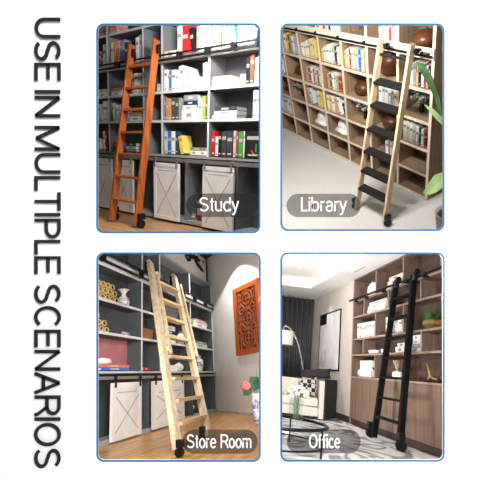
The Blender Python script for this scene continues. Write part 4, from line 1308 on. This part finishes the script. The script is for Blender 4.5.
# angled side wall
cw = Vector((2.437, 0, 0)); dw = Vector((-.95, -.80, 0)).normalized(); nw = Vector((-dw.y, dw.x, 0))
if nw.dot(Vector((-1, 0, 0))) < 0: nw = -nw
def onwall(s, z, off=0.0):
    return cw + dw * s + nw * off + Vector((0, 0, z))
b = MB(); b.prism([onwall(-.3, -.02), onwall(2.0, -.02), onwall(2.0, 3.0), onwall(-.3, 3.0)], -nw * .04)
structure(b.build('wall_right_store', mat('store plaster wall', (228, 225, 220), .85, amp=.02, scale=3)))
b = MB(); b.prism([onwall(.03, 0), onwall(2.0, 0), onwall(2.0, .03), onwall(.03, .03)], nw * .012)
structure(b.build('baseboard_store', mat('store baseboard', (196, 192, 186), .7)))
# carved lattice window panel hung on that wall
LAT = wood('orange lattice wood', (190, 92, 38), 'z', .15, .45)
t = thing('lattice_panel', 'orange carved wooden lattice panel on the plain wall', 'wall decoration', onwall(1.5, .93, .03)[:])
ws0, ws1, wz0, wz1 = 1.06, 2.0, .935, 2.085
def wbar(s0, z0_, s1, z1_, w, parent, dep=.03, lift=.0):
    return MB().bar(onwall(s0, z0_, .02 + lift), onwall(s1, z1_, .02 + lift), nw, dep, w)
for args in ((ws0, wz0 + .04, ws1, wz0 + .04, .08), (ws0, wz1 - .04, ws1, wz1 - .04, .08), (ws0 + .05, wz0 + .0805, ws0 + .05, wz1 - .0805, .10), (ws1 - .05, wz0 + .0805, ws1 - .05, wz1 - .0805, .10)):
    wbar(*args, t, .04).build('frame', LAT, t)
b = MB(); b.prism([onwall(ws0 + .1, wz0 + .08), onwall(ws1 - .1, wz0 + .08), onwall(ws1 - .1, wz1 - .08), onwall(ws0 + .1, wz1 - .08)], nw * .008)
b.build('backing', mat('dark teal backing', (70, 82, 86), .5, amp=.15), t)
g = MB()
def lb(s0, z0_, s1, z1_, w=.022):
    g.bar(onwall(s0, z0_, .018), onwall(s1, z1_, .018), nw, .018, w)
ia, ib, ja, jb = ws0 + .10, ws1 - .10, wz0 + .08, wz1 - .08
sm = (ia + ib) / 2
cols = [ia + (ib - ia) * f for f in (.12, .88)]
for s in cols + [sm]:
    lb(s, ja, s, jb, .011)
for zc in (ja + (jb - ja) * f for f in (.17, .5, .83)):
    lb(ia, zc, ib, zc, .011)
    for R in (.11, .185):
        P = [(sm + R * 1.25 * math.cos(PI / 8 + i * PI / 4), zc + R * .86 * math.sin(PI / 8 + i * PI / 4)) for i in range(8)]
        for (a, b2), (c, d) in zip(P, P[1:] + P[:1]):
            lb(a, b2, c, d, .015)
    for sx in (-1, 1):
        lb(sm + sx * .2, zc + .08, sm + sx * .33, zc + .165, .013); lb(sm + sx * .2, zc - .08, sm + sx * .33, zc - .165, .013)
for f in (.06, .335, .665, .94):
    lb(ia, ja + (jb - ja) * f, ib, ja + (jb - ja) * f, .013)
g.build('lattice', LAT, t)
# blue and white floor vase with flowers
vx, vy = -.02, -1.30
t = vase('floor_vase', 'tall blue and white patterned vase standing on the floor by the plain wall', vx, vy, 0,
     [(.7, 0), (.85, .04), (.95, .5), (.9, .85), (.75, .92), (.85, 1.0), (.6, .99)], .36, .085, [(.08, .45, (.87, .94), COBALT), (.5, .82, (.96, .93), COBALT)])
t = thing('pink_flower', 'pink flower with broad green leaves in the blue white floor vase', 'flower', (vx, vy, .3))
s = MB(); s.tube([(vx, vy, .2), (vx - .005, vy + .01, .34), (vx - .01, vy + .03, .40)], .006, 6).tube([(vx, vy, .2), (vx + .04, vy, .5), (vx + .07, vy, .58)], .006, 6)
s.build('stem', mat('flower stem green', (60, 92, 48), .6), t)
DG = mat('dark green leaf', (38, 84, 44), .45, amp=.25)
for L_, w_ in (([(-.03, -1.24, .37), (-.036, -1.20, .40), (-.042, -1.16, .385), (-.048, -1.13, .345)], .15),
               ([(-.022, -1.29, .40), (-.028, -1.27, .47), (-.022, -1.29, .53), (-.011, -1.34, .56)], .17),
               ([(-.03, -1.26, .42), (-.036, -1.23, .47), (-.04, -1.20, .50)], .10),
               ([(vx + .02, vy, .42), (vx + .0, vy - .06, .47), (vx + .0, vy - .12, .45)], .13)):
    MB().leaf(L_, w_, (-.97, -.2, .35)).build('leaf', DG, t)
b = MB()
fc = Vector((-.052, -1.175, .462))
for i in range(9):
    a = 2 * PI * i / 9
    b.ball(fc + Vector((-.012, .034 * math.cos(a), .03 * math.sin(a))), (.02, .032, .03), 8)
b.ball(fc + Vector((-.02, 0, 0)), .026, 8)
b.build('bloom', mat('pink bloom', (224, 120, 128), .6, amp=.2, scale=30), t, smooth=True)
s = MB().tube([(vx - .01, vy + .03, .40), fc], .005, 6).build('flower_stalk', mat('flower stem green', (60, 92, 48), .6), t)
# small things below the counter
t = thing('figurine', 'small black and white figurine at the floor end of bookcase', 'figurine', (1.27, .06, .05))
MB().ball((1.27, .06, .098), (.05, .04, .045), 12).build('body', BLK, t, smooth=True)
MB().ball((1.29, .05, .165), (.035, .03, .032), 12).build('head', CHINA, t, smooth=True)
# ceiling and floor
structure(MB().box(-2.2, 2.7, -1.6, YB + .03, 3.001, 3.03).build('ceiling_store', mat('dark brown ceiling', (62, 54, 46), .8, amp=.1)))
structure(MB().box(-2.62, 2.9, -2.6, YB, -.03, -.001).build('floor_store', mat('oak floor strips', (212, 160, 100), .35, kind='planks', amp=.16, scale=4, stretch=(.6, 5, 1), spec=.4)))

# ================================================================ OFFICE
W[0] = ROOM_OFF
CLIP[0] = BOOTH['off']
ROOMNAME[0] = 'Office'
WX_ = wood('walnut board', (114, 93, 82), 'x', .14)
WZ_ = wood('walnut upright', (114, 93, 82), 'z', .14)
WE = wood('walnut edge', (160, 136, 122), 'x', .08)
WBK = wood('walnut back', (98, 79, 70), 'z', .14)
WD = wood('walnut door', (130, 106, 92), 'z', .12)
PL = mat('dark plinth', (66, 54, 48), .5, amp=.08)
OX = [-1.586, -1.082, -.596, -.136, .343, .816, 1.30, 1.80]
OZ = [.782, 1.136, 1.408, 1.802, 2.085, 2.517]
D = .22
case = thing('bookcase', 'walnut wall bookcase with staggered niches and doors in the lower right opening', 'bookcase', (0, .11, 0))
for x in (OX[0], OX[-1]):
    MB().box(x - .02, x + .02, .005, D, .0, OZ[-1] - .001).box(x - .02, x + .02, 0, .005, 0, OZ[-1] - .001, 1).build('side_panel', [WZ_, WE], case)
for j, z in enumerate(OZ[1:-1]):
    MB().box(OX[0] + .0205, OX[-1] - .0205, .005, D, z - .016, z + .012).box(OX[0] + .0205, OX[-1] - .0205, 0, .005, z - .016, z + .012, 1).build('shelf', [WX_, WE], case)
MB().box(OX[0] + .0205, OX[-1] - .0205, .005, D, OZ[-1] - .03, OZ[-1] - .002).build('top_board', WX_, case)
MB().box(OX[0] + .0205, OX[-1] - .0205, -.006, D, OZ[0] - .03, OZ[0] - .001).build('counter', [WE], case)
rowdiv = {0: (2, 4, 6), 1: (1, 3, 5), 2: (2, 4, 6), 3: (1, 3, 5), 4: (2, 4, 6)}
lev = list(reversed(OZ))
for r, cols_ in rowdiv.items():
    zt, zb = lev[r], lev[r + 1]
    for c in cols_:
        x = OX[c]
        MB().box(x - .012, x + .012, .005, D, zb + .013, zt - .032 if r == 0 else zt - .017).box(x - .012, x + .012, 0, .005, zb + .013, zt - .032 if r == 0 else zt - .017, 1).build('divider', [WZ_, WE], case)
MB().box(OX[0], OX[-1], D + .001, D + .02, .09, OZ[-1]).build('back_panel', WBK, case)
MB().box(OX[0], OX[-1], .012, D, .0, .086).build('plinth', PL, case)
dx = [OX[0] + .0205, -1.05, -.44, .155, .66, 1.235, OX[-1] - .0205]
for a, b_ in zip(dx[:-1], dx[1:]):
    MB().box(a + .004, b_ - .004, -.002, .016, .088, OZ[0] - .034).build('cabinet_door', WD, case, bevel=.002)
MB().box(OX[0] + .02, OX[-1] - .02, .03, D, .09, OZ[0] - .035).build('cabinet_carcass', PL, case)
# black rail
rl = MB().cyl((-1.62, -.062, 2.108), (1.9, -.062, 2.098), .017, n=12).build('ladder_rail', BLK, case)
for x in (-1.33, -.88, -.20, .57, 1.02, 1.58):
    MB().cyl((x, -.062, 2.07), (x, -.001, 2.07), .014, n=10).cyl((x, -.079, 2.085), (x, -.047, 2.085), .036, n=14).build('bracket', BLK, rl)
fill(BOOKS, 'off', 'walnut Office bookcase', .16)
# ladder
BW = mat('black painted wood', (17, 17, 18), .6, amp=.08, spec=.1)
A = ((.12, -.30, .02), (.40, -.13, 2.09), (.97, -.36, .02), (.90, -.13, 2.10))
t = ladder('matt black rolling ladder leaning on the walnut bookcase', *A, [.878, .746, .618, .492, .372, .247, .127], .058, .07, BW, BW, .08, .028)
for p, sx in ((A[0], -1), (A[2], 1)):
    c = Vector(p) + Vector((sx * .075, -.02, .04))
    wh = MB().cyl((c.x - .022, c.y, .061), (c.x + .022, c.y, .061), .06, n=18).build('wheel', BLK, t)
    MB().box(c.x - .034, c.x + .034, c.y - .035, c.y + .035, .122, .2).build('bracket', BLK, wh)
for p, sx in ((A[1], 1), (A[3], 1)):
    c = Vector(p) + Vector((sx * .07, -.02, -.03))
    MB().box(c.x - .03, c.x + .03, c.y - .03, c.y + .015, c.z - .06, c.z + .05).cyl((c.x + .03, c.y - .01, c.z + .045), (c.x + .08, c.y - .01, c.z + .045), .035, n=14).build('roller_hook', BLK, t)
SHF = .0125
WCER = mat('matt white ceramic', (238, 237, 234), .5, amp=.02)
def deco(name, lab, cat, x, z, prof, r, h, m, n=20, sy=.6, y=.1):
    t = thing(name, lab, cat, (x, y, z))
    MB().lathe((x, y, z), [(a * r, b_ * h + .001) for a, b_ in prof], n, sy=sy).build('body', m, t, smooth=True)
    return t
ROUND = [(.3, 0), (.7, .08), (.97, .35), (1, .5), (.9, .75), (.6, .93), (.3, 1.0), (.2, .99)]
t = deco('round_vase', 'white round moon shaped vase in the top left niche', 'vase', -.93, 2.085 + SHF, ROUND, .20, .25, WCER, sy=.35)
MB().lathe((-.93, .1, 2.085 + SHF + .25), [(.035, 0), (.03, .008), (.02, .0085)], 14).build('mouth_rim', WCER, t)
# gold geometric planter
t = thing('geometric_planter', 'faceted gold planter with green plant right of the ladder', 'plant', (.89, .1, 1.408 + SHF))
zz = 1.408 + SHF
MB().lathe((.86, .09, zz), [(.05, .001), (.14, .065), (.12, .115), (.06, .14), (.05, .13)], 6, sy=.5).build('pot', mat('polished gold', (196, 170, 112), .3, .7, amp=.1), t)
MB().lathe((1.03, .12, zz), [(.05, .001), (.11, .05), (.09, .10), (.04, .125)], 6, sy=.5).build('side_pot', mat('bronze', (140, 100, 60), .35, .5, amp=.1), t)
lv = MB(); rnd = random.Random(5)
for k in range(46):
    a = rnd.uniform(0, 2 * PI); l = rnd.uniform(.08, .17)
    b0 = Vector((.90 + rnd.uniform(-.08, .1), .1, zz + .11))
    d = Vector((math.cos(a) * .9, math.sin(a) * .3 - .15, rnd.uniform(.4, 1.4))).normalized()
    lv.leaf([b0, b0 + d * l * .5, b0 + d * l + Vector((math.cos(a) * .03, 0, -.01))], .032, (rnd.uniform(-.4, .4), -1, .3), th=.001)
lv.build('leaves', mat('fern green', (52, 96, 40), .5, amp=.3, scale=20), t)
# picture stand, cups, boxes
t = thing('photo_stand', 'thin dark wire stand beside white books behind the ladder', 'stand', (-.36, .1, 1.408 + SHF))
MB().torus((-.36, .1, zz + .075), .06, .005, (.2, 1, 0), 18, 6).build('ring', BLK, t)
MB().box(-.43, -.29, .07, .13, zz + .001, zz + .009).build('base', BLK, t)
for i, (x, lab) in enumerate(((-.86, 'small white cup, first of three on the fourth row shelf'), (-.70, 'small white cup, middle of three on the fourth row shelf'), (-.40, 'small white cup beside the ladder on the fourth row shelf'))):
    z4 = 1.136 + SHF
    c = thing('cup', lab, 'cup', (x, .07, z4), 'cups on the fourth row shelf')
    MB().lathe((x, .07, z4), [(.03, .001), (.05, .012), (.06, .06), (.052, .058), (.04, .02)], 18).build('body', WCER, c, smooth=True)
    MB().torus((x + .07, .07, z4 + .034), .018, .005, (0, 1, 0), 12, 6).build('handle', WCER, c)
z5 = .782
t = thing('box', 'large white box with lid line on the counter at the left end', 'box', (-1.02, .11, z5))
MB().box(-1.26, -.79, .03, .2, z5 + .001, z5 + .205).build('body', WCER, t, bevel=.003)
MB().box(-1.263, -.787, .028, .202, z5 + .206, z5 + .262).build('lid', WCER, t, bevel=.003)
t = deco('round_vase', 'small pale round vase at the left of the white box', 'vase', -1.335, z5, ROUND, .062, .12, mat('pale ceramic', (206, 204, 200), .4), y=.06)
t = thing('potted_plant', 'tiny green plant in silver pot right of the white box', 'plant', (-.70, .05, z5))
MB().lathe((-.70, .05, z5), [(.045, .001), (.06, .03), (.055, .09), (.04, .095)], 16).build('pot', mat('silver pot', (186, 186, 188), .3, .5), t, smooth=True)
b = MB(); rnd = random.Random(9)
for k in range(22):
    a = rnd.uniform(0, 2 * PI); b0 = Vector((-.70, .05, z5 + .09)); d = Vector((math.cos(a) * .6, math.sin(a) * .4, rnd.uniform(.5, 1.3))).normalized()
    b.leaf([b0, b0 + d * .04, b0 + d * .08], .022, (0, -1, .3), th=.001)
b.build('leaves', mat('deep green', (58, 84, 48), .5, amp=.3), t)
t = thing('reed_diffuser', 'white pot with beige reeds on the counter behind the ladder', 'diffuser', (-.02, .1, z5))
MB().lathe((-.02, .1, z5), [(.09, .001), (.11, .02), (.11, .10), (.07, .115), (.04, .12)], 20, sy=.6).build('pot', WCER, t, smooth=True)
b = MB()
for k in range(7):
    b.cyl((-.03, .1, z5 + .11), (-.03 + (k - 3) * .02 - .03, .1 + (k % 3 - 1) * .02, z5 + .27), .006, .009, n=6)
b.build('reeds', mat('beige reeds', (196, 172, 144), .8, amp=.15), t)
t = thing('driftwood', 'gold and dark antler driftwood ornament at the right end of the counter', 'ornament', (.95, .1, z5))
GOLD = mat('antler gold', (180, 150, 104), .4, .3, amp=.2)
MB().tube([(.78, .1, z5 + .02), (.86, .09, z5 + .08), (.83, .08, z5 + .16), (.80, .08, z5 + .23)], [.016, .02, .014, .004], 8).build('antler', GOLD, t, smooth=True)
MB().tube([(.84, .09, z5 + .09), (.93, .09, z5 + .05), (1.02, .1, z5 + .03), (1.1, .1, z5 + .07)], [.016, .016, .012, .005], 8).build('antler', GOLD, t, smooth=True)
MB().tube([(.70, .1, z5 + .012), (.85, .1, z5 + .02), (1.05, .09, z5 + .018), (1.2, .1, z5 + .012)], [.008, .012, .014, .008], 8).tube([(1.0, .09, z5 + .015), (1.07, .08, z5 + .05), (1.15, .09, z5 + .018)], [.008, .016, .008], 8).build('branch', mat('dark branch', (48, 38, 32), .7), t, smooth=True)
# walls, ceiling, floor
WP = mat('warm beige wall', (212, 202, 194), .85, amp=.02, scale=3)
YW = .03
b = MB().box(-4.5, OX[0] - .0225, YW, YW + .03, 0, 2.70).box(-2.0, 2.2, D + .022, D + .05, 0, 2.7)
structure(b.build('wall_back_office', WP))
structure(MB().box(-4.53, -4.501, -2.3, YW + .03, 0, 2.70).build('wall_left_office', WP))
structure(MB().box(-4.3, OX[0] - .024, YW - .014, YW - .0005, .001, .10).build('baseboard_office', PL))
CEIL = mat('ceiling white', (248, 247, 245), .85, amp=.01)
b = MB()
b.box(-4.5, 2.0, -.44, D + .05, 2.5185, 2.56)
b.box(-4.5, -2.95, -2.3, -.4405, 2.5185, 2.56)
structure(b.build('ceiling_soffit', CEIL))
b = MB().box(-3.25, 2.0, -2.4, -.2, 2.72, 2.75)
structure(b.build('ceiling_office', CEIL))
b = MB().box(-3.25, 2.0, -.205, -.19, 2.561, 2.72).box(-3.255, -3.24, -2.3, -.206, 2.561, 2.72)
b.box(-2.3, 1.6, -.93, -.90, 2.705, 2.7195)
structure(b.build('trim_cove', CEIL))
LED = mat('warm led strip', (255, 240, 214), .5, amp=0, emit=4.5)
o = MB().box(-2.9, 1.9, -.26, -.235, 2.562, 2.578).build('led_strip', LED, base=(0, -.25, 2.562))
tag(o, 'warm light strip hidden in the ceiling cove along the bookcase wall', 'light')
o = MB().box(-3.2, -3.175, -2.1, -.30, 2.562, 2.578).build('led_strip', LED, base=(-3.19, -1.2, 2.562))
tag(o, 'warm light strip hidden in the ceiling cove along the curtain wall', 'light')
o = thing('downlight', 'small recessed downlight in the soffit above the abstract picture', 'light', (-3.0, -.16, 2.51))
MB().lathe((-3.0, -.16, 2.508), [(.05, 0), (.06, .002), (.06, .010), (.03, .0102)], 18).build('bezel', mat('white bezel', (230, 230, 228), .4), o)
# linear air vent of the soffit
o = thing('air_vent', 'small slotted air vent in the soffit above the walnut bookcase', 'vent', (-.75, -.22, 2.515))
MB().box(-1.0, -.5, -.25, -.19, 2.512, 2.518).build('frame', CEIL, o)
for i in range(5):
    MB().box(-.98 + i * .095, -.90 + i * .095, -.235, -.205, 2.5105, 2.5118).build('slat', mat('vent grey', (170, 170, 170), .6), o)
structure(MB().box(-4.5, 2.0, -2.35, D, -.04, -.012).build('floor_office', mat('grey stone floor', (150, 146, 142), .5, amp=.06)))
o = MB().box(-4.2, 1.95, -2.3, -.03, -.0115, -.0005).build('rug', mat('grey swirl rug', (222, 221, 220), .95, kind='marble', rgb2=(136, 136, 141), scale=.9, stretch=(.75, 1.2, 1)), base=(-1, -1, -.01))
tag(o, 'large pale rug with dark grey marbled swirls under the table', 'rug')
# curtain
b = MB()
N = 150
pts = [(-4.30 + .05 * math.sin(2 * PI * i / N * 17) + .012 * math.sin(i * .37), YW - .03 - 2.1 * i / N) for i in range(N + 1)]
vs = [(x, y, z) for x, y in pts for z in (.02, 2.51)] + [(x - .012, y, z) for x, y in pts for z in (.02, 2.51)]
q = 2 * (N + 1)
fs = []
for i in range(N):
    a = 2 * i
    fs += [(a, a + 2, a + 3, a + 1), (q + a, q + a + 1, q + a + 3, q + a + 2), (a, q + a, q + a + 2, a + 2), (a + 1, a + 3, q + a + 3, q + a + 1)]
fs += [(0, 1, q + 1, q), (q - 2, 2 * q - 2, 2 * q - 1, q - 1)]
b._faces(vs, fs, 0)
o = b.build('curtain', mat('charcoal curtain', (82, 82, 85), .9, amp=.06, scale=12), base=(-4.3, -1, 0), smooth=True)
tag(o, 'charcoal floor length curtain hanging in folds behind the sofa', 'curtain')
# abstract picture
t = thing('framed_picture', 'tall white abstract picture with black corner on the beige wall', 'picture', (-2.95, YW - .02, .85))
x0, x1, z0, z1 = -3.68, -2.30, .85, 2.06
yf = YW - .022
MB().box(x0 + .026, x1 - .026, yf + .006, yf + .014, z0 + .026, z1 - .026).build('canvas', mat('white abstract canvas', (252, 252, 252), .8, kind='swirl', rgb2=(240, 241, 243), scale=1.3), t)
for a, b_, c, d in ((x0, x1, z0, z0 + .025), (x0, x1, z1 - .025, z1), (x0, x0 + .025, z0 + .0255, z1 - .0255), (x1 - .025, x1, z0 + .0255, z1 - .0255)):
    MB().box(a, b_, yf, yf + .02, c, d).build('frame', BLK, t)
MB().box(x0 + .027, x0 + .48, yf + .003, yf + .0055, 1.82, z1 - .027).build('black_patch', mat('black paint', (24, 24, 26), .8, amp=.2), t)
b = MB(); rnd = random.Random(4)
for k in range(9):
    x = x0 + .06 + .05 * k + rnd.uniform(0, .03)
    b.box(x, x + .012, yf + .003, yf + .0055, z0 + .05, z0 + rnd.uniform(.15, .45))
b.build('grey_marks', mat('grey paint', (150, 150, 152), .8), t)
# sofa
C0 = Vector((-1.52, -.48, 0)); f_ = Vector((-.25, -.97, 0)).normalized(); s_ = Vector((-.97, .25, 0)).normalized()
def SP(u, v, z): return C0 + f_ * u + s_ * v + Vector((0, 0, z))
def sbox(b, u0, u1, v0, v1, z0, z1, mi=0):
    b.obox((SP((u0 + u1) / 2, (v0 + v1) / 2, (z0 + z1) / 2)), f_ * (u1 - u0) / 2, s_ * (v1 - v0) / 2, Vector((0, 0, (z1 - z0) / 2)), mi)
    return b
CRM = mat('cream upholstery', (206, 198, 186), .9, amp=.04, scale=30)
CHAR = mat('charcoal upholstery', (44, 44, 47), .85, amp=.1, scale=30)
t = thing('sofa', 'cream sofa with charcoal outer arm standing before the curtain', 'sofa', SP(.9, .4, 0)[:])
sbox(MB(), .10, 1.9, .02, .80, .05, .20).build('base', CRM, t, bevel=.012)
for u0, u1 in ((.105, .99), (1.0, 1.88)):
    sbox(MB(), u0, u1, .0, .60, .205, .34).build('seat_cushion', CRM, t, bevel=.03)
sbox(MB(), .10, 1.9, .62, .82, .205, .64).build('backrest', CRM, t, bevel=.03)
sbox(MB(), .005, .095, .0, .80, .02, .64).build('arm', CRM, t, bevel=.015)
wd = Vector((-.8, .6, 0)); wn = Vector((.6, .8, 0))
MB().obox(C0 + wd * .30 + Vector((0, 0, .35)), wd * .30, wn * .018, Vector((0, 0, .33))).build('outer_arm', CHAR, t, bevel=.006)
sbox(MB(), .15, 1.85, .06, .76, .0, .049).build('plinth', CHAR, t)
def cushion(lab, c, ux, uz, th, w, h, m):
    t = thing('cushion', lab, 'cushion', (c - Vector(uz) * h / 2)[:])
    ux, uz = Vector(ux).normalized(), Vector(uz).normalized(); un = ux.cross(uz)
    b = MB(); n = 8; vs = []; fs = []
    for sgn in (1, -1):
        for i in range(n + 1):
            for j in range(n + 1):
                a, d = -1 + 2 * i / n, -1 + 2 * j / n
                bul = th * ((1 - a * a) * (1 - d * d)) ** .5
                pin = 1 - .07 * (1 - abs(a)) * 0 - .06 * (1 - a * a) * abs(d) - .06 * (1 - d * d) * abs(a)
                vs.append(c + ux * a * w / 2 * pin + uz * d * h / 2 * pin + un * sgn * (bul + .004))
    q = (n + 1) ** 2
    for i in range(n):
        for j in range(n):
            a = i * (n + 1) + j
            fs += [(a, a + 1, a + n + 2, a + n + 1), (q + a, q + a + n + 1, q + a + n + 2, q + a + 1)]
    for i in range(n):
        for a, d in ((i, i + 1), (n * (n + 1) + i, n * (n + 1) + i + 1), (i * (n + 1), (i + 1) * (n + 1)), (i * (n + 1) + n, (i + 1) * (n + 1) + n)):
            fs.append((a, d, q + d, q + a))
    b._faces(vs, fs, 0)
    b.build('cover', m, t, smooth=True)
    return t
cushion('plain black cushion resting on the sofa arm and back', SP(.16, .62, .745), f_ + Vector((0, 0, -.14)), s_ * .5 + Vector((0, 0, 1)), .06, .58, .20, CHAR)
cushion('black and white checked cushion on the sofa seat', SP(.30, .40, .52), f_ + Vector((0, 0, -.06)), s_ * .3 + Vector((0, 0, 1)), .05, .34, .33, mat('checked cloth', (176, 174, 172), .9, kind='check', rgb2=(34, 34, 36)))
# arc lamp
t = thing('arc_lamp', 'silver arc floor lamp with pale drum shade before the curtain', 'lamp', (-2.62, -.55, 0))
CHR = mat('lamp chrome', (178, 178, 180), .3, .6, amp=.05)
MB().tube([(-2.62, -.50, .03), (-2.60, -.55, .4), (-2.58, -.60, .76), (-2.54, -.68, 1.05), (-2.50, -.77, 1.30), (-2.48, -.88, 1.49), (-2.47, -.98, 1.58), (-2.47, -1.06, 1.605), (-2.47, -1.08, 1.575)], .014, 8).build('arc_pole', CHR, t, smooth=True)
MB().cyl((-2.62, -.50, .0), (-2.62, -.50, .03), .12, n=24).build('base', CHR, t)
b = MB().lathe((-2.47, -1.08, 1.235), [(.20, 0), (.20, .27)], 28)
b.build('lamp_shade', mat('pale drum shade', (196, 194, 190), .8, amp=.03), t, smooth=False)
MB().cyl((-2.47, -1.08, 1.506), (-2.47, -1.08, 1.575), .01, n=8).build('hanger', CHR, t)
# coffee table
tc = Vector((1.60, -2.05, 0)); tr = .60
t = thing('coffee_table', 'round glass coffee table with black metal rim on the rug', 'table', tc[:])
MB().torus(tc + Vector((0, 0, .25)), tr, .015, (0, 0, 1), 56, 8).build('rim', BLK, t, smooth=True)
MB().cyl(tc + Vector((0, 0, .246)), tc + Vector((0, 0, .254)), tr - .013, n=56).build('table_top', glass('table glass', (.88, .9, .9), .05), t)
MB().torus(tc + Vector((0, 0, .075)), tr * .96, .008, (0, 0, 1), 56, 8).build('lower_ring', BLK, t, smooth=True)
for a in (52, 142, 232, 322):
    d = Vector((math.cos(math.radians(a)), math.sin(math.radians(a)), 0)) * (tr * .98)
    MB().box(tc.x + d.x - .008, tc.x + d.x + .008, tc.y + d.y - .008, tc.y + d.y + .008, .001, .243).build('leg', BLK, t)
# glass vase and its bouquet
vc = Vector((1.36, -1.69, .2545))
t = thing('glass_vase', 'clear square glass vase on the coffee table', 'vase', vc[:])
GL_ = glass('vase glass', (.93, .95, .95), .04)
b = MB(); w = .065; h = .21
b.box(vc.x - w, vc.x + w, vc.y - w, vc.y + w, vc.z, vc.z + .008)
for (a, b2, c, d) in ((-w, w, -w, -w + .004), (-w, w, w - .004, w), (-w, -w + .004, -w + .0045, w - .0045), (w - .004, w, -w + .0045, w - .0045)):
    b.box(vc.x + a, vc.x + b2, vc.y + c, vc.y + d, vc.z + .0085, vc.z + h)
b.build('body', GL_, t)
PET = mat('white green petals', (232, 238, 214), .7, amp=.08, scale=40)
PET2 = mat('pale green petals', (200, 216, 160), .7, amp=.1, scale=40)
STG = mat('bouquet stem green', (84, 110, 62), .6)
rnd = random.Random(21)
proto_f = None
NB = 20
for k in range(NB):
    a = k * 2.39996
    cz = 1 - (k + .5) / NB * 1.15
    rr = .112 * math.sqrt(max(0, 1 - cz * cz))
    hd = Vector((vc.x + rr * math.cos(a), vc.y + rr * math.sin(a), vc.z + .245 + .085 * cz))
    lab = 'white rose like bloom of the bouquet in the square glass vase'
    if k % 4 == 3: lab = 'pale green bloom of the bouquet in the square glass vase'
    t = thing('flower', lab, 'flower', hd[:], 'bouquet flowers in the glass vase')
    b = MB(); R = .028
    b.ball(hd, (R * .7, R * .7, R * .75), 10)
    for i in range(7):
        q = 2 * PI * i / 7
        b.ball(hd + Vector((R * .62 * math.cos(q), R * .62 * math.sin(q), -.004)), (R * .48, R * .48, R * .55), 8)
    b.build('bloom', PET2 if k % 4 == 3 else PET, t, smooth=True)
    q = Vector((math.cos(a), math.sin(a), 0)) * (.012 + .028 * (k + .5) / NB)
    ft = Vector((vc.x, vc.y, vc.z + .012)) + q * .8
    rim = Vector((vc.x, vc.y, vc.z + .218)) + q * 1.15
    MB().tube([ft, lerp(ft, rim, .6) - q * .1, rim, hd - Vector((0, 0, R * .3))], .002, 5).build('stem', STG, t)

# ================================================================ light
W[0] = Matrix.Identity(4)
CLIP[0] = []
ROOMNAME[0] = ''
w = bpy.data.worlds.new('World'); SC.world = w
w.use_nodes = True
bg = w.node_tree.nodes['Background']
bg.inputs['Color'].default_value = (.94, .97, 1, 1)
bg.inputs['Strength'].default_value = WORLD_S

def area(name, loc, target, size, power, color=(1, 1, 1), size_y=None):
    L = bpy.data.lights.new(name, 'AREA')
    L.energy = power; L.color = color; L.size = size
    if size_y:
        L.shape = 'RECTANGLE'; L.size_y = size_y
    o = bpy.data.objects.new(name, L); COL.objects.link(o)
    o.location = loc
    o.rotation_euler = (Vector(target) - Vector(loc)).to_track_quat('-Z', 'Y').to_euler()
    return o
def spot(name, loc, target, power, ang, blend=.4, color=(1, 1, 1), r=.03):
    L = bpy.data.lights.new(name, 'SPOT')
    L.energy = power; L.color = color; L.spot_size = ang; L.spot_blend = blend; L.shadow_soft_size = r
    o = bpy.data.objects.new(name, L); COL.objects.link(o)
    o.location = loc
    o.rotation_euler = (Vector(target) - Vector(loc)).to_track_quat('-Z', 'Y').to_euler()
    return o
def wpt(M, p): return M @ Vector(p)
area('front_fill', (2.3, -3.0, 3.9), (0, DW, 1.5), 2.6, FRONT_P)  # added fill behind the camera, whitens the wall and shadows the lettering
# added fill lights behind the display wall, out of view, for each room
def back(px, py, d=.12): return Vector((fx(px) * (DW + d) / DW, DW + d, CAM.z + (fz(py) - CAM.z) * (DW + d) / DW))
area('study_fill', back(190, 6, 1.5), wpt(ROOM_STUDY, (.2, .1, 1.3)), .5, STUDY_P, (1, .98, .95), .2)
area('library_fill', back(305, 6, .6), wpt(ROOM_LIB, (-.3, -.3, .6)), .8, LIB_P, (1, .985, .965), .15)
area('store_fill', back(120, 247.4), wpt(ROOM_STORE, (0, 0, 1.0)), .7, STORE_P, (1, .99, .98), .04)
area('office_fill', back(360, 247.4), wpt(ROOM_OFF, (-.8, 0, 1.1)), .7, OFF_P, (1, .96, .92), .04)
area('office_side_fill', back(276, 275, 4.2), wpt(ROOM_OFF, (-2.6, .03, 1.3)), .08, OFF2_P, (1, .96, .92), 1.2)
area('office_up_fill', back(276, 425, 2.45), wpt(ROOM_OFF, (-1.6, -.6, 2.9)), .07, OFF3_P, (1, .97, .93), .8)  # added unseen fill that brightens soffit and ceiling
area('store_side_fill', back(265.5, 330, 2.2), wpt(ROOM_STORE, (.6, .1, 1.2)), .06, STORE2_P, (1, .97, .93), 1.0)
spot('picture_spot', wpt(ROOM_OFF, (-3.0, -.16, 2.50)), wpt(ROOM_OFF, (-3.0, .0, 1.4)), 16, 1.0, .6, (1, .9, .78))
spot('wall_spot', wpt(ROOM_STORE, onwall(1.35, 2.68, .45)), wpt(ROOM_STORE, onwall(1.35, 1.0, .42)), 95, 2.15, .15, (1, .97, .92))

# ================================================================ camera
cd = bpy.data.cameras.new('Camera')
cd.sensor_width = 36.0
cd.lens = 430.0 / 480.0 * 36.0
cd.clip_start = .05
co = bpy.data.objects.new('Camera', cd); COL.objects.link(co)
co.location = CAM; co.rotation_euler = (PI / 2, 0, 0)
SC.camera = co
SC.view_settings.view_transform = 'Standard'
SC.view_settings.look = 'None'
SC.view_settings.gamma = 1.0
SC.view_settings.use_curve_mapping = False
SC.view_settings.exposure = 0.0
SC.cycles.max_bounces = 6
SC.cycles.transparent_max_bounces = 12
